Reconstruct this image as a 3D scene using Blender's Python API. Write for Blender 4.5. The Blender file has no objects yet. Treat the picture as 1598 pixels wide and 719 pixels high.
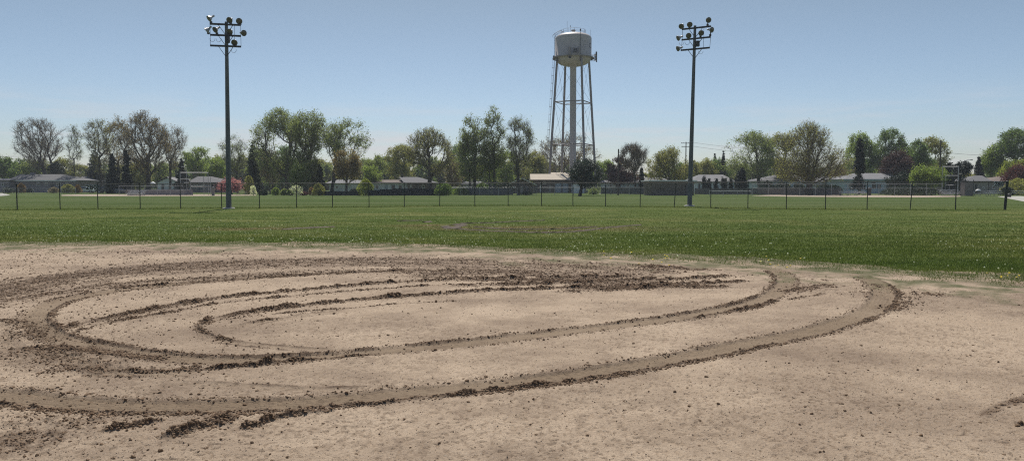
import bpy, math, random
import numpy as np
from mathutils import Vector, Matrix

random.seed(7)
RNG = np.random.default_rng(7)
S = bpy.context.scene
COL = S.collection
PI = math.pi

# ------------------------------------------------------------------ camera maths (survey of the site from the photograph)
F = 1185.0; CX = 799.0; CY = 359.5; HCAM = 1.6
PITCH = math.atan((CY - 290.0) / F)
c_, s_ = math.cos(PITCH), math.sin(PITCH)
DIRT_Z = 0.03

def ground(px, py, z=0.0):
    rx = (px - CX) / F; ry = (CY - py) / F
    dy = c_ + ry * s_; dz = -s_ + ry * c_
    t = (z - HCAM) / dz
    return (rx * t, dy * t)

def zat(py, Y):
    k = (CY - py) / F
    return HCAM + Y * (k * c_ - s_) / (c_ + k * s_)

def xat(px, Y, z=0.0):
    return (px - CX) / F * (Y * c_ - (z - HCAM) * s_)

# ------------------------------------------------------------------ objects and tags
def tag(o, label=None, cat=None, group=None, kind=None):
    if label: o['label'] = label
    if cat: o['category'] = cat
    if group: o['group'] = group
    if kind: o['kind'] = kind
    return o

def empty(name, loc=(0, 0, 0), rz=0.0):
    o = bpy.data.objects.new(name, None); COL.objects.link(o)
    o.location = loc; o.rotation_euler = (0, 0, rz); o.empty_display_size = 0.3
    return o

def link(name, me, parent=None):
    o = bpy.data.objects.new(name, me); COL.objects.link(o)
    if parent is not None: o.parent = parent
    return o

def copy_tree(o, parent=None):
    c = o.copy(); COL.objects.link(c)
    if parent is not None: c.parent = parent
    for ch in list(o.children): copy_tree(ch, c)
    return c

def np_mesh(name, V, Fc, mats, mi=None, smooth=False):
    """V (n,3), Fc (m,k) all faces the same size"""
    V = np.ascontiguousarray(V, dtype=np.float32); Fc = np.ascontiguousarray(Fc, dtype=np.int32)
    m, k = Fc.shape
    me = bpy.data.meshes.new(name)
    me.vertices.add(len(V)); me.vertices.foreach_set('co', V.ravel())
    me.loops.add(m * k); me.loops.foreach_set('vertex_index', Fc.ravel())
    me.polygons.add(m)
    me.polygons.foreach_set('loop_start', np.arange(0, m * k, k, dtype=np.int32))
    me.polygons.foreach_set('loop_total', np.full(m, k, dtype=np.int32))
    if mi is not None: me.polygons.foreach_set('material_index', np.ascontiguousarray(mi, dtype=np.int32))
    me.polygons.foreach_set('use_smooth', np.full(m, smooth, dtype=bool))
    for mt in (mats if isinstance(mats, (list, tuple)) else [mats]): me.materials.append(mt)
    me.update()
    return me

class MB:
    """collects polygons and builds one mesh"""
    def __init__(s): s.v = []; s.f = []; s.m = []; s.sm = []
    def add(s, vs, fs, mi=0, smooth=False):
        b = len(s.v); s.v += [tuple(p) for p in vs]
        for f in fs: s.f.append([b + i for i in f]); s.m.append(mi); s.sm.append(smooth)
    def box(s, x0, x1, y0, y1, z0, z1, mi=0):
        s.add([(x0,y0,z0),(x1,y0,z0),(x1,y1,z0),(x0,y1,z0),(x0,y0,z1),(x1,y0,z1),(x1,y1,z1),(x0,y1,z1)],
              [(0,3,2,1),(4,5,6,7),(0,1,5,4),(1,2,6,5),(2,3,7,6),(3,0,4,7)], mi)
    def tube(s, a, b, r0, r1=None, n=10, mi=0, caps=True, smooth=True):
        r1 = r0 if r1 is None else r1
        a = Vector(a); b = Vector(b); d = (b - a)
        if d.length < 1e-6: return
        d.normalize(); u = d.orthogonal().normalized(); w = d.cross(u)
        vs = []
        for p, r in ((a, r0), (b, r1)):
            for i in range(n):
                t = 2 * PI * i / n
                vs.append(p + u * (math.cos(t) * r) + w * (math.sin(t) * r))
        s.add(vs, [(i, (i + 1) % n, n + (i + 1) % n, n + i) for i in range(n)], mi, smooth)
        if caps: s.add(vs, [tuple(reversed(range(n))), tuple(range(n, 2 * n))], mi)
    def bar(s, a, b, w, h, mi=0):
        """rectangular bar from a to b"""
        a = Vector(a); b = Vector(b); d = (b - a).normalized()
        up = Vector((0, 0, 1)) if abs(d.z) < .95 else Vector((0, 1, 0))
        u = d.cross(up).normalized() * (w / 2); v = u.cross(d).normalized() * (h / 2)
        vs = [a - u - v, a + u - v, a + u + v, a - u + v, b - u - v, b + u - v, b + u + v, b - u + v]
        s.add(vs, [(0,3,2,1),(4,5,6,7),(0,1,5,4),(1,2,6,5),(2,3,7,6),(3,0,4,7)], mi)
    def lathe(s, prof, n=32, o=(0, 0, 0), axis=None, mi=0, smooth=True):
        M = Matrix.Identity(3)
        if axis is not None: M = Vector((0, 0, 1)).rotation_difference(Vector(axis)).to_matrix()
        o = Vector(o); vs = []
        for r, z in prof:
            for i in range(n):
                t = 2 * PI * i / n
                vs.append(o + M @ Vector((r * math.cos(t), r * math.sin(t), z)))
        fs = []
        for j in range(len(prof) - 1):
            for i in range(n):
                k = (i + 1) % n
                fs.append((j * n + i, j * n + k, (j + 1) * n + k, (j + 1) * n + i))
        s.add(vs, fs, mi, smooth)
    def mesh(s, name, mats):
        me = bpy.data.meshes.new(name); me.from_pydata(s.v, [], s.f)
        for mt in (mats if isinstance(mats, (list, tuple)) else [mats]): me.materials.append(mt)
        me.polygons.foreach_set('material_index', s.m); me.polygons.foreach_set('use_smooth', s.sm)
        me.update(); return me
    def build(s, name, mats, parent=None):
        return link(name, s.mesh(name, mats), parent)

# ------------------------------------------------------------------ numpy value noise
class VNoise:
    def __init__(s, seed):
        s.t = np.random.default_rng(seed).random((256, 256)).astype(np.float32)
    def __call__(s, x, y):
        xi = np.floor(x).astype(np.int64); yi = np.floor(y).astype(np.int64)
        fx = (x - xi).astype(np.float32); fy = (y - yi).astype(np.float32)
        fx = fx * fx * (3 - 2 * fx); fy = fy * fy * (3 - 2 * fy)
        x0 = xi & 255; x1 = (xi + 1) & 255; y0 = yi & 255; y1 = (yi + 1) & 255
        t = s.t
        return (t[y0, x0] * (1 - fx) + t[y0, x1] * fx) * (1 - fy) + (t[y1, x0] * (1 - fx) + t[y1, x1] * fx) * fy
def fbm(x, y, seed, oct=3, gain=.5):
    r = 0; a = 1; tot = 0
    for i in range(oct):
        r = r + a * NOI[(seed + i) % len(NOI)](x * 2 ** i + 17.3 * i, y * 2 ** i + 9.1 * i); tot += a; a *= gain
    return r / tot
NOI = [VNoise(100 + i) for i in range(8)]

# ------------------------------------------------------------------ materials
def new_mat(name):
    m = bpy.data.materials.new(name); m.use_nodes = True
    nt = m.node_tree; nt.nodes.clear()
    out = nt.nodes.new('ShaderNodeOutputMaterial')
    return m, nt, out
def N(nt, t, **kw):
    n = nt.nodes.new(t)
    for k, v in kw.items(): setattr(n, k, v)
    return n
def mixc(nt, fac, a, b, blend='MIX'):
    n = nt.nodes.new('ShaderNodeMix'); n.data_type = 'RGBA'; n.blend_type = blend
    for sock, val in ((n.inputs[0], fac), (n.inputs[6], a), (n.inputs[7], b)):
        if isinstance(val, bpy.types.NodeSocket): nt.links.new(val, sock)
        elif isinstance(val, (int, float)): sock.default_value = val
        else: sock.default_value = (*val, 1) if len(val) == 3 else val
    return n.outputs[2]
def noise_n(nt, co, scale, detail=3, rough=.55, lo=0.3, hi=0.7, vec_scale=None):
    if vec_scale:
        mp = N(nt, 'ShaderNodeMapping'); mp.inputs['Scale'].default_value = vec_scale
        nt.links.new(co, mp.inputs['Vector']); co = mp.outputs[0]
    n = N(nt, 'ShaderNodeTexNoise'); n.inputs['Scale'].default_value = scale
    n.inputs['Detail'].default_value = detail; n.inputs['Roughness'].default_value = rough
    nt.links.new(co, n.inputs['Vector'])
    r = N(nt, 'ShaderNodeMapRange'); r.inputs[1].default_value = lo; r.inputs[2].default_value = hi
    nt.links.new(n.outputs['Fac'], r.inputs[0])
    return r.outputs[0]
def simple(name, col, rough=.6, var=.25, scale=3, metal=0, bump=0, col2=None, scale2=None, spec=.5):
    m, nt, out = new_mat(name)
    tc = N(nt, 'ShaderNodeTexCoord').outputs['Object']
    b = N(nt, 'ShaderNodeBsdfPrincipled'); b.inputs['Roughness'].default_value = rough; b.inputs['Metallic'].default_value = metal
    b.inputs['Specular IOR Level'].default_value = spec
    c2 = col2 or tuple(x * (1 - var) for x in col)
    cc = mixc(nt, noise_n(nt, tc, scale, 5, .6), col, c2)
    if scale2: cc = mixc(nt, noise_n(nt, tc, scale2, 3, .6), cc, tuple(x * .7 for x in col))
    nt.links.new(cc, b.inputs['Base Color'])
    if bump:
        bp = N(nt, 'ShaderNodeBump'); bp.inputs['Strength'].default_value = bump; bp.inputs['Distance'].default_value = .02
        nt.links.new(noise_n(nt, tc, scale * 6, 4), bp.inputs['Height']); nt.links.new(bp.outputs[0], b.inputs['Normal'])
    nt.links.new(b.outputs[0], out.inputs[0])
    return m
def leafmat(name, a, b, trans=.35, scale=.5, spec=.25):
    if trans >= .3:
        trans += .12; a = tuple(x * 1.12 for x in a)
    m, nt, out = new_mat(name)
    tc = N(nt, 'ShaderNodeTexCoord').outputs['Object']
    cc = mixc(nt, noise_n(nt, tc, scale, 3, .6), a, b)
    br = tuple(min(1, x * 1.45) for x in a)
    cc = mixc(nt, noise_n(nt, tc, 4.5, 2, .5, .5, .75), cc, br)
    p = N(nt, 'ShaderNodeBsdfPrincipled'); p.inputs['Roughness'].default_value = .55; p.inputs['Specular IOR Level'].default_value = spec
    t = N(nt, 'ShaderNodeBsdfTranslucent'); mx = N(nt, 'ShaderNodeMixShader'); mx.inputs[0].default_value = trans
    nt.links.new(cc, p.inputs['Base Color'])
    tcol = mixc(nt, 1.0, cc, (1.15, 1.2, .7), 'MULTIPLY')
    nt.links.new(tcol, t.inputs['Color'])
    nt.links.new(p.outputs[0], mx.inputs[1]); nt.links.new(t.outputs[0], mx.inputs[2]); nt.links.new(mx.outputs[0], out.inputs[0])
    return m

M = {}
M['bark'] = simple('bark', (.15, .125, .105), .9, .45, 2.5, bump=.6)
M['bark_dark'] = simple('bark_dark', (.085, .07, .062), .9, .4, 2.5, bump=.6)
M['bark_pale'] = simple('bark_pale', (.24, .21, .185), .9, .4, 2.5, bump=.5)
M['twig'] = simple('twig', (.24, .20, .165), .9, .3, 1)
M['bud'] = leafmat('bud', (.30, .24, .17), (.22, .17, .12), .3)
M['bronze'] = leafmat('bronze', (.27, .20, .11), (.19, .155, .08), .35)
M['olive'] = leafmat('olive', (.30, .29, .115), (.185, .185, .07), .4)
M['sage'] = leafmat('sage', (.26, .295, .13), (.165, .20, .085), .4)
M['fresh'] = leafmat('fresh', (.25, .31, .09), (.15, .20, .06), .45)
M['green'] = leafmat('green', (.155, .215, .075), (.085, .13, .045), .4)
M['lime'] = leafmat('lime', (.26, .28, .06), (.16, .20, .05), .45)
M['purple'] = leafmat('purple', (.085, .042, .05), (.05, .03, .035), .3)
M['maroon'] = leafmat('maroon', (.15, .05, .06), (.08, .035, .04), .3)
M['pine'] = leafmat('pine', (.045, .07, .038), (.024, .04, .025), .1)
M['spruce'] = leafmat('spruce', (.028, .045, .032), (.016, .028, .022), .08)
M['blue_green'] = leafmat('blue_green', (.055, .08, .06), (.03, .048, .036), .2, spec=.6)
M['pink'] = leafmat('pink_blossom', (.50, .22, .30), (.32, .15, .18), .4)
M['white_blossom'] = leafmat('white_blossom', (.75, .74, .68), (.5, .55, .38), .4)
M['rust'] = leafmat('rust', (.26, .14, .07), (.13, .12, .05), .35)
M['galv'] = simple('galvanised', (.42, .43, .44), .45, .25, 4, metal=.6)
M['galv_dull'] = simple('galvanised_dull', (.30, .31, .32), .55, .25, 4, metal=.3)
M['postdark'] = simple('post_dark', (.026, .03, .028), .6, .3, 3)
M['polewood'] = simple('pole_paint', (.15, .155, .17), .65, .35, 1.5, bump=.2)
M['wood_util'] = simple('utility_wood', (.12, .095, .08), .9, .35, 2)
M['alu'] = simple('spun_aluminium', (.50, .50, .51), .5, .3, 6, metal=.6)
M['lens'] = simple('lamp_glass', (.09, .075, .065), .12, .3, 6, spec=.8)
M['blacksteel'] = simple('black_steel', (.03, .032, .04), .5, .3, 5)
M['tower'] = simple('tower_paint', (.52, .465, .435), .5, .12, .45, col2=(.47, .41, .385), scale2=None)
M['tower_leg'] = simple('tower_leg_paint', (.28, .25, .25), .5, .2, .5)
M['letter'] = simple('letter_blue', (.05, .06, .10), .5, .2, 2)
M['ant'] = simple('antenna_grey', (.16, .17, .19), .5, .2, 4)
M['ant_dark'] = simple('antenna_dark', (.04, .045, .05), .5, .2, 4)
M['concrete'] = simple('concrete', (.52, .49, .44), .85, .25, 2, bump=.3)
M['path'] = simple('path_concrete', (.42, .40, .35), .85, .15, .4)
M['white'] = simple('white_paint', (.78, .78, .76), .5, .1, 2)
M['whitewall'] = simple('white_siding', (.76, .80, .84), .6, .12, 1)
M['bluewall'] = simple('blue_siding', (.52, .60, .66), .6, .15, 1)
M['purplewall'] = simple('grey_brick', (.25, .225, .25), .8, .2, 2)
M['tanwall'] = simple('tan_siding', (.36, .33, .30), .75, .15, 1)
M['brownwall'] = simple('brown_siding', (.17, .135, .115), .8, .3, 1.5)
M['darkwall'] = simple('dark_siding', (.07, .085, .11), .7, .3, 1.5)
M['slate'] = simple('blue_door', (.40, .45, .52), .5, .1, 1)
M['glass'] = simple('window_glass', (.03, .035, .045), .08, .2, 1, spec=.9)
M['black'] = simple('black_fabric', (.018, .019, .028), .8, .3, 2)
M['silver'] = simple('bleacher_aluminium', (.72, .73, .74), .4, .1, 3, metal=.3)
M['tyre'] = simple('tyre_rubber', (.02, .02, .02), .8, .2, 5)
M['carwhite'] = simple('car_white', (.78, .79, .80), .25, .03, 2)
M['cardark'] = simple('car_dark', (.03, .035, .045), .25, .1, 2)
M['fencewood'] = simple('weathered_wood', (.20, .18, .17), .9, .3, 1.5)
M['woodbrown'] = simple('wood_brown', (.20, .14, .09), .85, .3, 2)
M['shutter'] = simple('dark_trim', (.08, .075, .08), .6, .2, 2)

def shingle(name, col):
    m, nt, out = new_mat(name)
    tc = N(nt, 'ShaderNodeTexCoord').outputs['Object']
    b = N(nt, 'ShaderNodeBsdfPrincipled'); b.inputs['Roughness'].default_value = .9
    br = N(nt, 'ShaderNodeTexBrick'); br.inputs['Scale'].default_value = 1.0
    br.inputs['Brick Width'].default_value = .9; br.inputs['Row Height'].default_value = .22; br.inputs['Mortar Size'].default_value = .012
    br.inputs['Color1'].default_value = (*col, 1); br.inputs['Color2'].default_value = (*[x * .82 for x in col], 1)
    br.inputs['Mortar'].default_value = (*[x * .55 for x in col], 1)
    nt.links.new(tc, br.inputs['Vector'])
    cc = mixc(nt, noise_n(nt, tc, .35, 4, .6), br.outputs[0], tuple(x * .75 for x in col))
    nt.links.new(cc, b.inputs['Base Color']); nt.links.new(b.outputs[0], out.inputs[0])
    return m
M['roofgrey'] = shingle('grey_shingles', (.155, .152, .155))
M['rooflight'] = shingle('pale_shingles', (.235, .232, .238))
M['roofbrown'] = shingle('brown_shingles', (.20, .155, .13))
M['rooftan'] = simple('beige_metal_roof', (.43, .36, .27), .8, .12, .6)
def brickmat():
    m, nt, out = new_mat('brown_brick')
    tc = N(nt, 'ShaderNodeTexCoord').outputs['Object']
    mp = N(nt, 'ShaderNodeMapping'); mp.inputs['Rotation'].default_value = (PI / 2, 0, 0); nt.links.new(tc, mp.inputs[0])
    b = N(nt, 'ShaderNodeBsdfPrincipled'); b.inputs['Roughness'].default_value = .9
    br = N(nt, 'ShaderNodeTexBrick'); br.inputs['Scale'].default_value = 1
    br.inputs['Brick Width'].default_value = .4; br.inputs['Row Height'].default_value = .2; br.inputs['Mortar Size'].default_value = .015
    br.inputs['Color1'].default_value = (.17, .13, .10, 1); br.inputs['Color2'].default_value = (.12, .095, .078, 1); br.inputs['Mortar'].default_value = (.22, .2, .18, 1)
    nt.links.new(mp.outputs[0], br.inputs['Vector'])
    nt.links.new(br.outputs[0], b.inputs['Base Color']); nt.links.new(b.outputs[0], out.inputs[0]); return m
M['brick'] = brickmat()

# grass colour depends on the place in the world, the same for sheet and blades
def worn(nt, co, x, y, rx, ry):
    mp = N(nt, 'ShaderNodeMapping'); mp.inputs['Location'].default_value = (-x / rx, -y / ry, 0); mp.inputs['Scale'].default_value = (1 / rx, 1 / ry, 0)
    nt.links.new(co, mp.inputs[0]); ln = N(nt, 'ShaderNodeVectorMath', operation='LENGTH'); nt.links.new(mp.outputs[0], ln.inputs[0])
    r = N(nt, 'ShaderNodeMapRange', interpolation_type='SMOOTHSTEP'); r.inputs[1].default_value = 1.0; r.inputs[2].default_value = .2; nt.links.new(ln.outputs['Value'], r.inputs[0])
    m = N(nt, 'ShaderNodeMath', operation='MULTIPLY'); nt.links.new(r.outputs[0], m.inputs[0]); nt.links.new(noise_n(nt, co, 1.3, 4, .7, .38, .58, (.4, 1, 1)), m.inputs[1]); return m.outputs[0]
def grass_color(nt, co, far=False):
    a = mixc(nt, noise_n(nt, co, .5, 4, .65, .35, .65, (.3, 1, 1)), (.090, .124, .038), (.152, .180, .064))
    a = mixc(nt, noise_n(nt, co, .16, 4, .65, .48, .70, (.6, 1, 1)),  a, (.205, .205, .085))
    a = mixc(nt, noise_n(nt, co, 1.1, 3, .7, .45, .75, (.4, 1, 1)), a, (.066, .098, .032))
    for wx, wy, rx, ry in ((1.2, 28.5, 7, 3.4), (-9.5, 28.5, 3.5, 2.0), (-3.2, 30.5, 2.5, 2.0)): a = mixc(nt, worn(nt, co, wx, wy, rx, ry), a, (.19, .15, .085))
    return a
def grassmats():
    m, nt, out = new_mat('lawn')
    pos = N(nt, 'ShaderNodeNewGeometry').outputs['Position']
    b = N(nt, 'ShaderNodeBsdfPrincipled'); b.inputs['Roughness'].default_value = 1; b.inputs['Specular IOR Level'].default_value = 0
    c = grass_color(nt, pos)
    # beyond the outfield fence the lawn is mown shorter and paler, in long swaths
    sx = N(nt, 'ShaderNodeSeparateXYZ'); nt.links.new(pos, sx.inputs[0])
    mr = N(nt, 'ShaderNodeMapRange'); mr.inputs[1].default_value = 50; mr.inputs[2].default_value = 66; nt.links.new(sx.outputs[1], mr.inputs[0])
    far = mixc(nt, noise_n(nt, pos, .22, 5, .7, .38, .62, (.12, 1, 1)), (.075, .112, .036), (.14, .165, .075))
    far = mixc(nt, noise_n(nt, pos, .9, 4, .7, .45, .8, (.3, 1, 1)), far, (.068, .10, .034))
    c = mixc(nt, mr.outputs[0], c, far)
    nt.links.new(c, b.inputs['Base Color'])
    bp = N(nt, 'ShaderNodeBump'); bp.inputs['Strength'].default_value = .8; bp.inputs['Distance'].default_value = .05
    nt.links.new(noise_n(nt, pos, 9, 4, .7), bp.inputs['Height']); nt.links.new(bp.outputs[0], b.inputs['Normal'])
    nt.links.new(b.outputs[0], out.inputs[0]); M['lawn'] = m
    m, nt, out = new_mat('grass_blades')
    pos = N(nt, 'ShaderNodeNewGeometry').outputs['Position']
    c = grass_color(nt, pos)
    p = N(nt, 'ShaderNodeBsdfPrincipled'); p.inputs['Roughness'].default_value = .9; p.inputs['Specular IOR Level'].default_value = .04
    t = N(nt, 'ShaderNodeBsdfTranslucent'); mx = N(nt, 'ShaderNodeMixShader'); mx.inputs[0].default_value = .4
    nt.links.new(c, p.inputs['Base Color']); nt.links.new(mixc(nt, 1.0, c, (1.1, 1.2, .6), 'MULTIPLY'), t.inputs['Color'])
    nt.links.new(p.outputs[0], mx.inputs[1]); nt.links.new(t.outputs[0], mx.inputs[2]); nt.links.new(mx.outputs[0], out.inputs[0]); M['blade'] = m
grassmats()

def dirtmat():
    m, nt, out = new_mat('infield_soil')
    pos = N(nt, 'ShaderNodeNewGeometry').outputs['Position']
    at = N(nt, 'ShaderNodeAttribute', attribute_name='soil')
    sp = N(nt, 'ShaderNodeSeparateColor'); nt.links.new(at.outputs['Color'], sp.inputs[0])
    base = mixc(nt, noise_n(nt, pos, .9, 5, .65, .3, .7), (.53, .41, .293), (.42, .318, .222))
    base = mixc(nt, noise_n(nt, pos, .5, 5, .7, .44, .66, (1, .9, 1)), base, (.285, .21, .148))
    base = mixc(nt, noise_n(nt, pos, 60, 4, .75, .52, .72), base, (.22, .165, .125))
    base = mixc(nt, noise_n(nt, pos, 130, 2, .6, .60, .70), base, (.10, .075, .058))
    base = mixc(nt, noise_n(nt, pos, 90, 2, .6, .64, .72), base, (.50, .43, .35))
    comp = mixc(nt, noise_n(nt, pos, 8, 4, .6), (.265, .195, .128), (.215, .158, .104))
    c = mixc(nt, sp.outputs[1], base, comp)
    dk = mixc(nt, noise_n(nt, pos, 14, 4, .7), (.165, .112, .076), (.105, .072, .050))
    c = mixc(nt, sp.outputs[0], c, dk)
    c = mixc(nt, sp.outputs[2], c, mixc(nt, noise_n(nt, pos, 5, 4, .7, .35, .65), (.20, .165, .10), (.085, .10, .038)))
    b = N(nt, 'ShaderNodeBsdfPrincipled'); b.inputs['Roughness'].default_value = .95; b.inputs['Specular IOR Level'].default_value = .15
    nt.links.new(c, b.inputs['Base Color'])
    bp = N(nt, 'ShaderNodeBump'); bp.inputs['Strength'].default_value = .8; bp.inputs['Distance'].default_value = .010
    nt.links.new(noise_n(nt, pos, 55, 5, .75, .25, .75), bp.inputs['Height']); nt.links.new(bp.outputs[0], b.inputs['Normal'])
    nt.links.new(b.outputs[0], out.inputs[0]); return m
M['soil'] = dirtmat()
def clodmat(name, a, b2):
    m, nt, out = new_mat(name)
    pos = N(nt, 'ShaderNodeNewGeometry').outputs['Position']
    c = mixc(nt, noise_n(nt, pos, 9, 3, .7, .35, .65), a, b2)
    b = N(nt, 'ShaderNodeBsdfPrincipled'); b.inputs['Roughness'].default_value = .95; b.inputs['Specular IOR Level'].default_value = .15
    nt.links.new(c, b.inputs['Base Color']); nt.links.new(b.outputs[0], out.inputs[0]); return m
M['clod'] = clodmat('moist_clod', (.18, .115, .07), (.29, .205, .135))
M['pebble'] = clodmat('dry_clod', (.20, .15, .115), (.30, .24, .185))
M['rut'] = simple('rut_mud', (.11, .08, .055), .95, .4, 3)
M['farsoil'] = simple('far_soil', (.42, .33, .25), .95, .12, .5)

# ------------------------------------------------------------------ sky, sun, camera
SUN_EL = math.radians(57); SUN_AZ = math.radians(-6.3)      # azimuth from +Y towards +X
w = bpy.data.worlds.new('World'); S.world = w; w.use_nodes = True
nt = w.node_tree; nt.nodes.clear()
sky = N(nt, 'ShaderNodeTexSky', sky_type='NISHITA'); sky.sun_disc = False
sky.sun_elevation = SUN_EL; sky.sun_rotation = SUN_AZ
sky.air_density = 1.0; sky.dust_density = 0.6; sky.ozone_density = 1.6; sky.altitude = 200
geo = N(nt, 'ShaderNodeTexCoord')
spx = N(nt, 'ShaderNodeSeparateXYZ'); nt.links.new(geo.outputs['Generated'], spx.inputs[0])
# thin cirrus low over the horizon
wn = noise_n(nt, geo.outputs['Generated'], 5.5, 5, .6, .47, .70, (1, 1, 9))
band = N(nt, 'ShaderNodeMapRange', interpolation_type='SMOOTHSTEP'); band.inputs[1].default_value = .125; band.inputs[2].default_value = .055
nt.links.new(spx.outputs[2], band.inputs[0])
mu = N(nt, 'ShaderNodeMath', operation='MULTIPLY'); nt.links.new(wn, mu.inputs[0]); nt.links.new(band.outputs[0], mu.inputs[1])
mu2 = N(nt, 'ShaderNodeMath', operation='MULTIPLY'); nt.links.new(mu.outputs[0], mu2.inputs[0]); mu2.inputs[1].default_value = .7
ramp = N(nt, 'ShaderNodeValToRGB'); nt.links.new(spx.outputs[2], ramp.inputs[0])
el = ramp.color_ramp.elements; el[0].position = 0; el[0].color = (.66, .69, .80, 1); el[1].position = .6; el[1].color = (.62, .62, .61, 1)
for p_, c3 in ((.10, (.68, .715, .79)), (.23, (.69, .665, .62))): e_ = el.new(p_); e_.color = (*c3, 1)
tint = mixc(nt, 1.0, sky.outputs[0], ramp.outputs[0], 'MULTIPLY')
cl = mixc(nt, mu2.outputs[0], tint, (5.6, 5.6, 5.8))
bg = N(nt, 'ShaderNodeBackground'); bg.inputs[1].default_value = .117
nt.links.new(cl, bg.inputs[0])
wo = N(nt, 'ShaderNodeOutputWorld'); nt.links.new(bg.outputs[0], wo.inputs[0])

sd = bpy.data.lights.new('sun', 'SUN'); sd.energy = 4.6; sd.angle = math.radians(.53); sd.color = (1, .955, .89)
so = bpy.data.objects.new('sun', sd); COL.objects.link(so)
dirv = Vector((math.sin(SUN_AZ) * math.cos(SUN_EL), math.cos(SUN_AZ) * math.cos(SUN_EL), math.sin(SUN_EL)))
so.rotation_euler = dirv.to_track_quat('Z', 'Y').to_euler(); so.location = (0, 0, 60)

cd = bpy.data.cameras.new('camera'); cam = bpy.data.objects.new('camera', cd); COL.objects.link(cam); S.camera = cam
cd.sensor_fit = 'HORIZONTAL'; cd.sensor_width = 36; cd.lens = 36 * F / 1598; cd.clip_end = 6000; cd.clip_start = .05
cam.location = (0, 0, HCAM); cam.rotation_euler = (PI / 2 - PITCH, 0, 0)
S.view_settings.view_transform = 'Standard'; S.view_settings.look = 'None'; S.view_settings.gamma = 1
S.view_settings.exposure = 0.0; S.view_settings.use_curve_mapping = False
S.render.engine = 'CYCLES'
S.cycles.max_bounces = 6; S.cycles.diffuse_bounces = 3; S.cycles.transmission_bounces = 4; S.cycles.transparent_max_bounces = 4
S.cycles.use_adaptive_sampling = False; S.cycles.adaptive_threshold = .01; S.cycles.use_denoising = False; S.cycles.filter_width = 1.15

# ------------------------------------------------------------------ ground
mb = MB(); mb.add([(-3000, -400, 0), (3000, -400, 0), (3000, 3500, 0), (-3000, 3500, 0)], [(0, 1, 2, 3)])
tag(mb.build('ground', M['lawn']), 'broad green lawn of the ball fields reaching to the houses', 'lawn', kind='structure')

EDGE_PX = [(-900, 384), (-400, 384), (0, 384), (300, 384), (600, 386), (700, 390), (800, 395), (900, 401), (1000, 407), (1100, 411), (1200, 416), (1300, 424), (1400, 434), (1500, 441), (1598, 447), (1800, 458), (2200, 480), (3000, 520)]
ep = np.array([ground(a, b, DIRT_Z) for a, b in EDGE_PX])
_tt = ep[:, 0] / ep[:, 1]
def edge_y(x, y):
    """distance Y of the grass edge along the ray x/y"""
    return np.interp(x / y, _tt, ep[:, 1]) - .7

# infield surface: a real height field, finest near the viewer
R_, C_ = 900, 1560
inv = np.linspace(1 / 2.5, 1 / 23.5, R_)
Yr = 1 / inv; Tc = np.linspace(-.98, .98, C_)
GX = (Yr[:, None] * Tc[None, :]).astype(np.float64); GY = np.repeat(Yr[:, None], C_, 1)
Z = np.full((R_, C_), DIRT_Z, dtype=np.float64)
DARK = np.zeros((R_, C_)); COMP = np.zeros((R_, C_)); CLOD = np.zeros((R_, C_))
# broad unevenness and rake marks
Z += (fbm(GX * .8, GY * .8, 0, 3) - .5) * .035
Z += (fbm(GX * 6, GY * 6, 2, 3) - .5) * .010
Z += (fbm(GX * 26, GY * 26, 4, 3) - .5) * .0075
Z += (NOI[3](GX * 3 + GY * 2, (GY - .5 * GX) * 16) - .5) * .003

def smooth_line(pts, step=.12):
    P = [Vector((*ground(a, b, DIRT_Z), 0)) for a, b in pts]
    P = [P[0] * 2 - P[1]] + P + [P[-1] * 2 - P[-2]]
    out = []
    for i in range(1, len(P) - 2):
        n = max(2, int((P[i + 1] - P[i]).length / step))
        for k in range(n):
            t = k / n; t2 = t * t; t3 = t2 * t
            out.append(.5 * ((2 * P[i]) + (P[i + 1] - P[i - 1]) * t + (2 * P[i - 1] - 5 * P[i] + 4 * P[i + 1] - P[i + 2]) * t2 + (3 * P[i] - P[i - 1] - 3 * P[i + 1] + P[i + 2]) * t3))
    out.append(P[-2])
    return np.array([[p.x, p.y] for p in out])

def line_field(L, W):
    D = np.full((R_, C_), 99.0); SG = np.zeros((R_, C_)); A = np.zeros((R_, C_))
    acc = 0.0
    for i in range(len(L) - 1):
        a, b = L[i], L[i + 1]; d = b - a; ln = math.hypot(*d)
        if ln < 1e-6: continue
        y0, y1 = min(a[1], b[1]) - W, max(a[1], b[1]) + W
        x0, x1 = min(a[0], b[0]) - W, max(a[0], b[0]) + W
        y0 = max(y0, .5)
        r0 = np.searchsorted(Yr, y0); r1 = np.searchsorted(Yr, y1)
        t0 = min(x0 / y0, x0 / y1); t1 = max(x1 / y0, x1 / y1)
        q0 = np.searchsorted(Tc, t0); q1 = np.searchsorted(Tc, t1)
        if r1 > r0 and q1 > q0:
            gx = GX[r0:r1, q0:q1] - a[0]; gy = GY[r0:r1, q0:q1] - a[1]
            t = np.clip((gx * d[0] + gy * d[1]) / ln ** 2, 0, 1)
            ex = gx - t * d[0]; ey = gy - t * d[1]; dist = np.sqrt(ex * ex + ey * ey)
            sg = np.sign(d[0] * gy - d[1] * gx)
            sub = D[r0:r1, q0:q1]; m = dist < sub
            sub[m] = dist[m]; SG[r0:r1, q0:q1][m] = sg[m]; A[r0:r1, q0:q1][m] = (acc + t * ln)[m]
        acc += ln
    return D, SG, A, acc

NR = fbm(GX * 11, GY * 11, 1, 3); NF = fbm(GX * 34, GY * 34, 5, 2); NL = fbm(GX * 1.6, GY * 1.6, 3, 3)

def bump(x, c, w): return np.exp(-((x - c) / w) ** 2)

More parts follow.
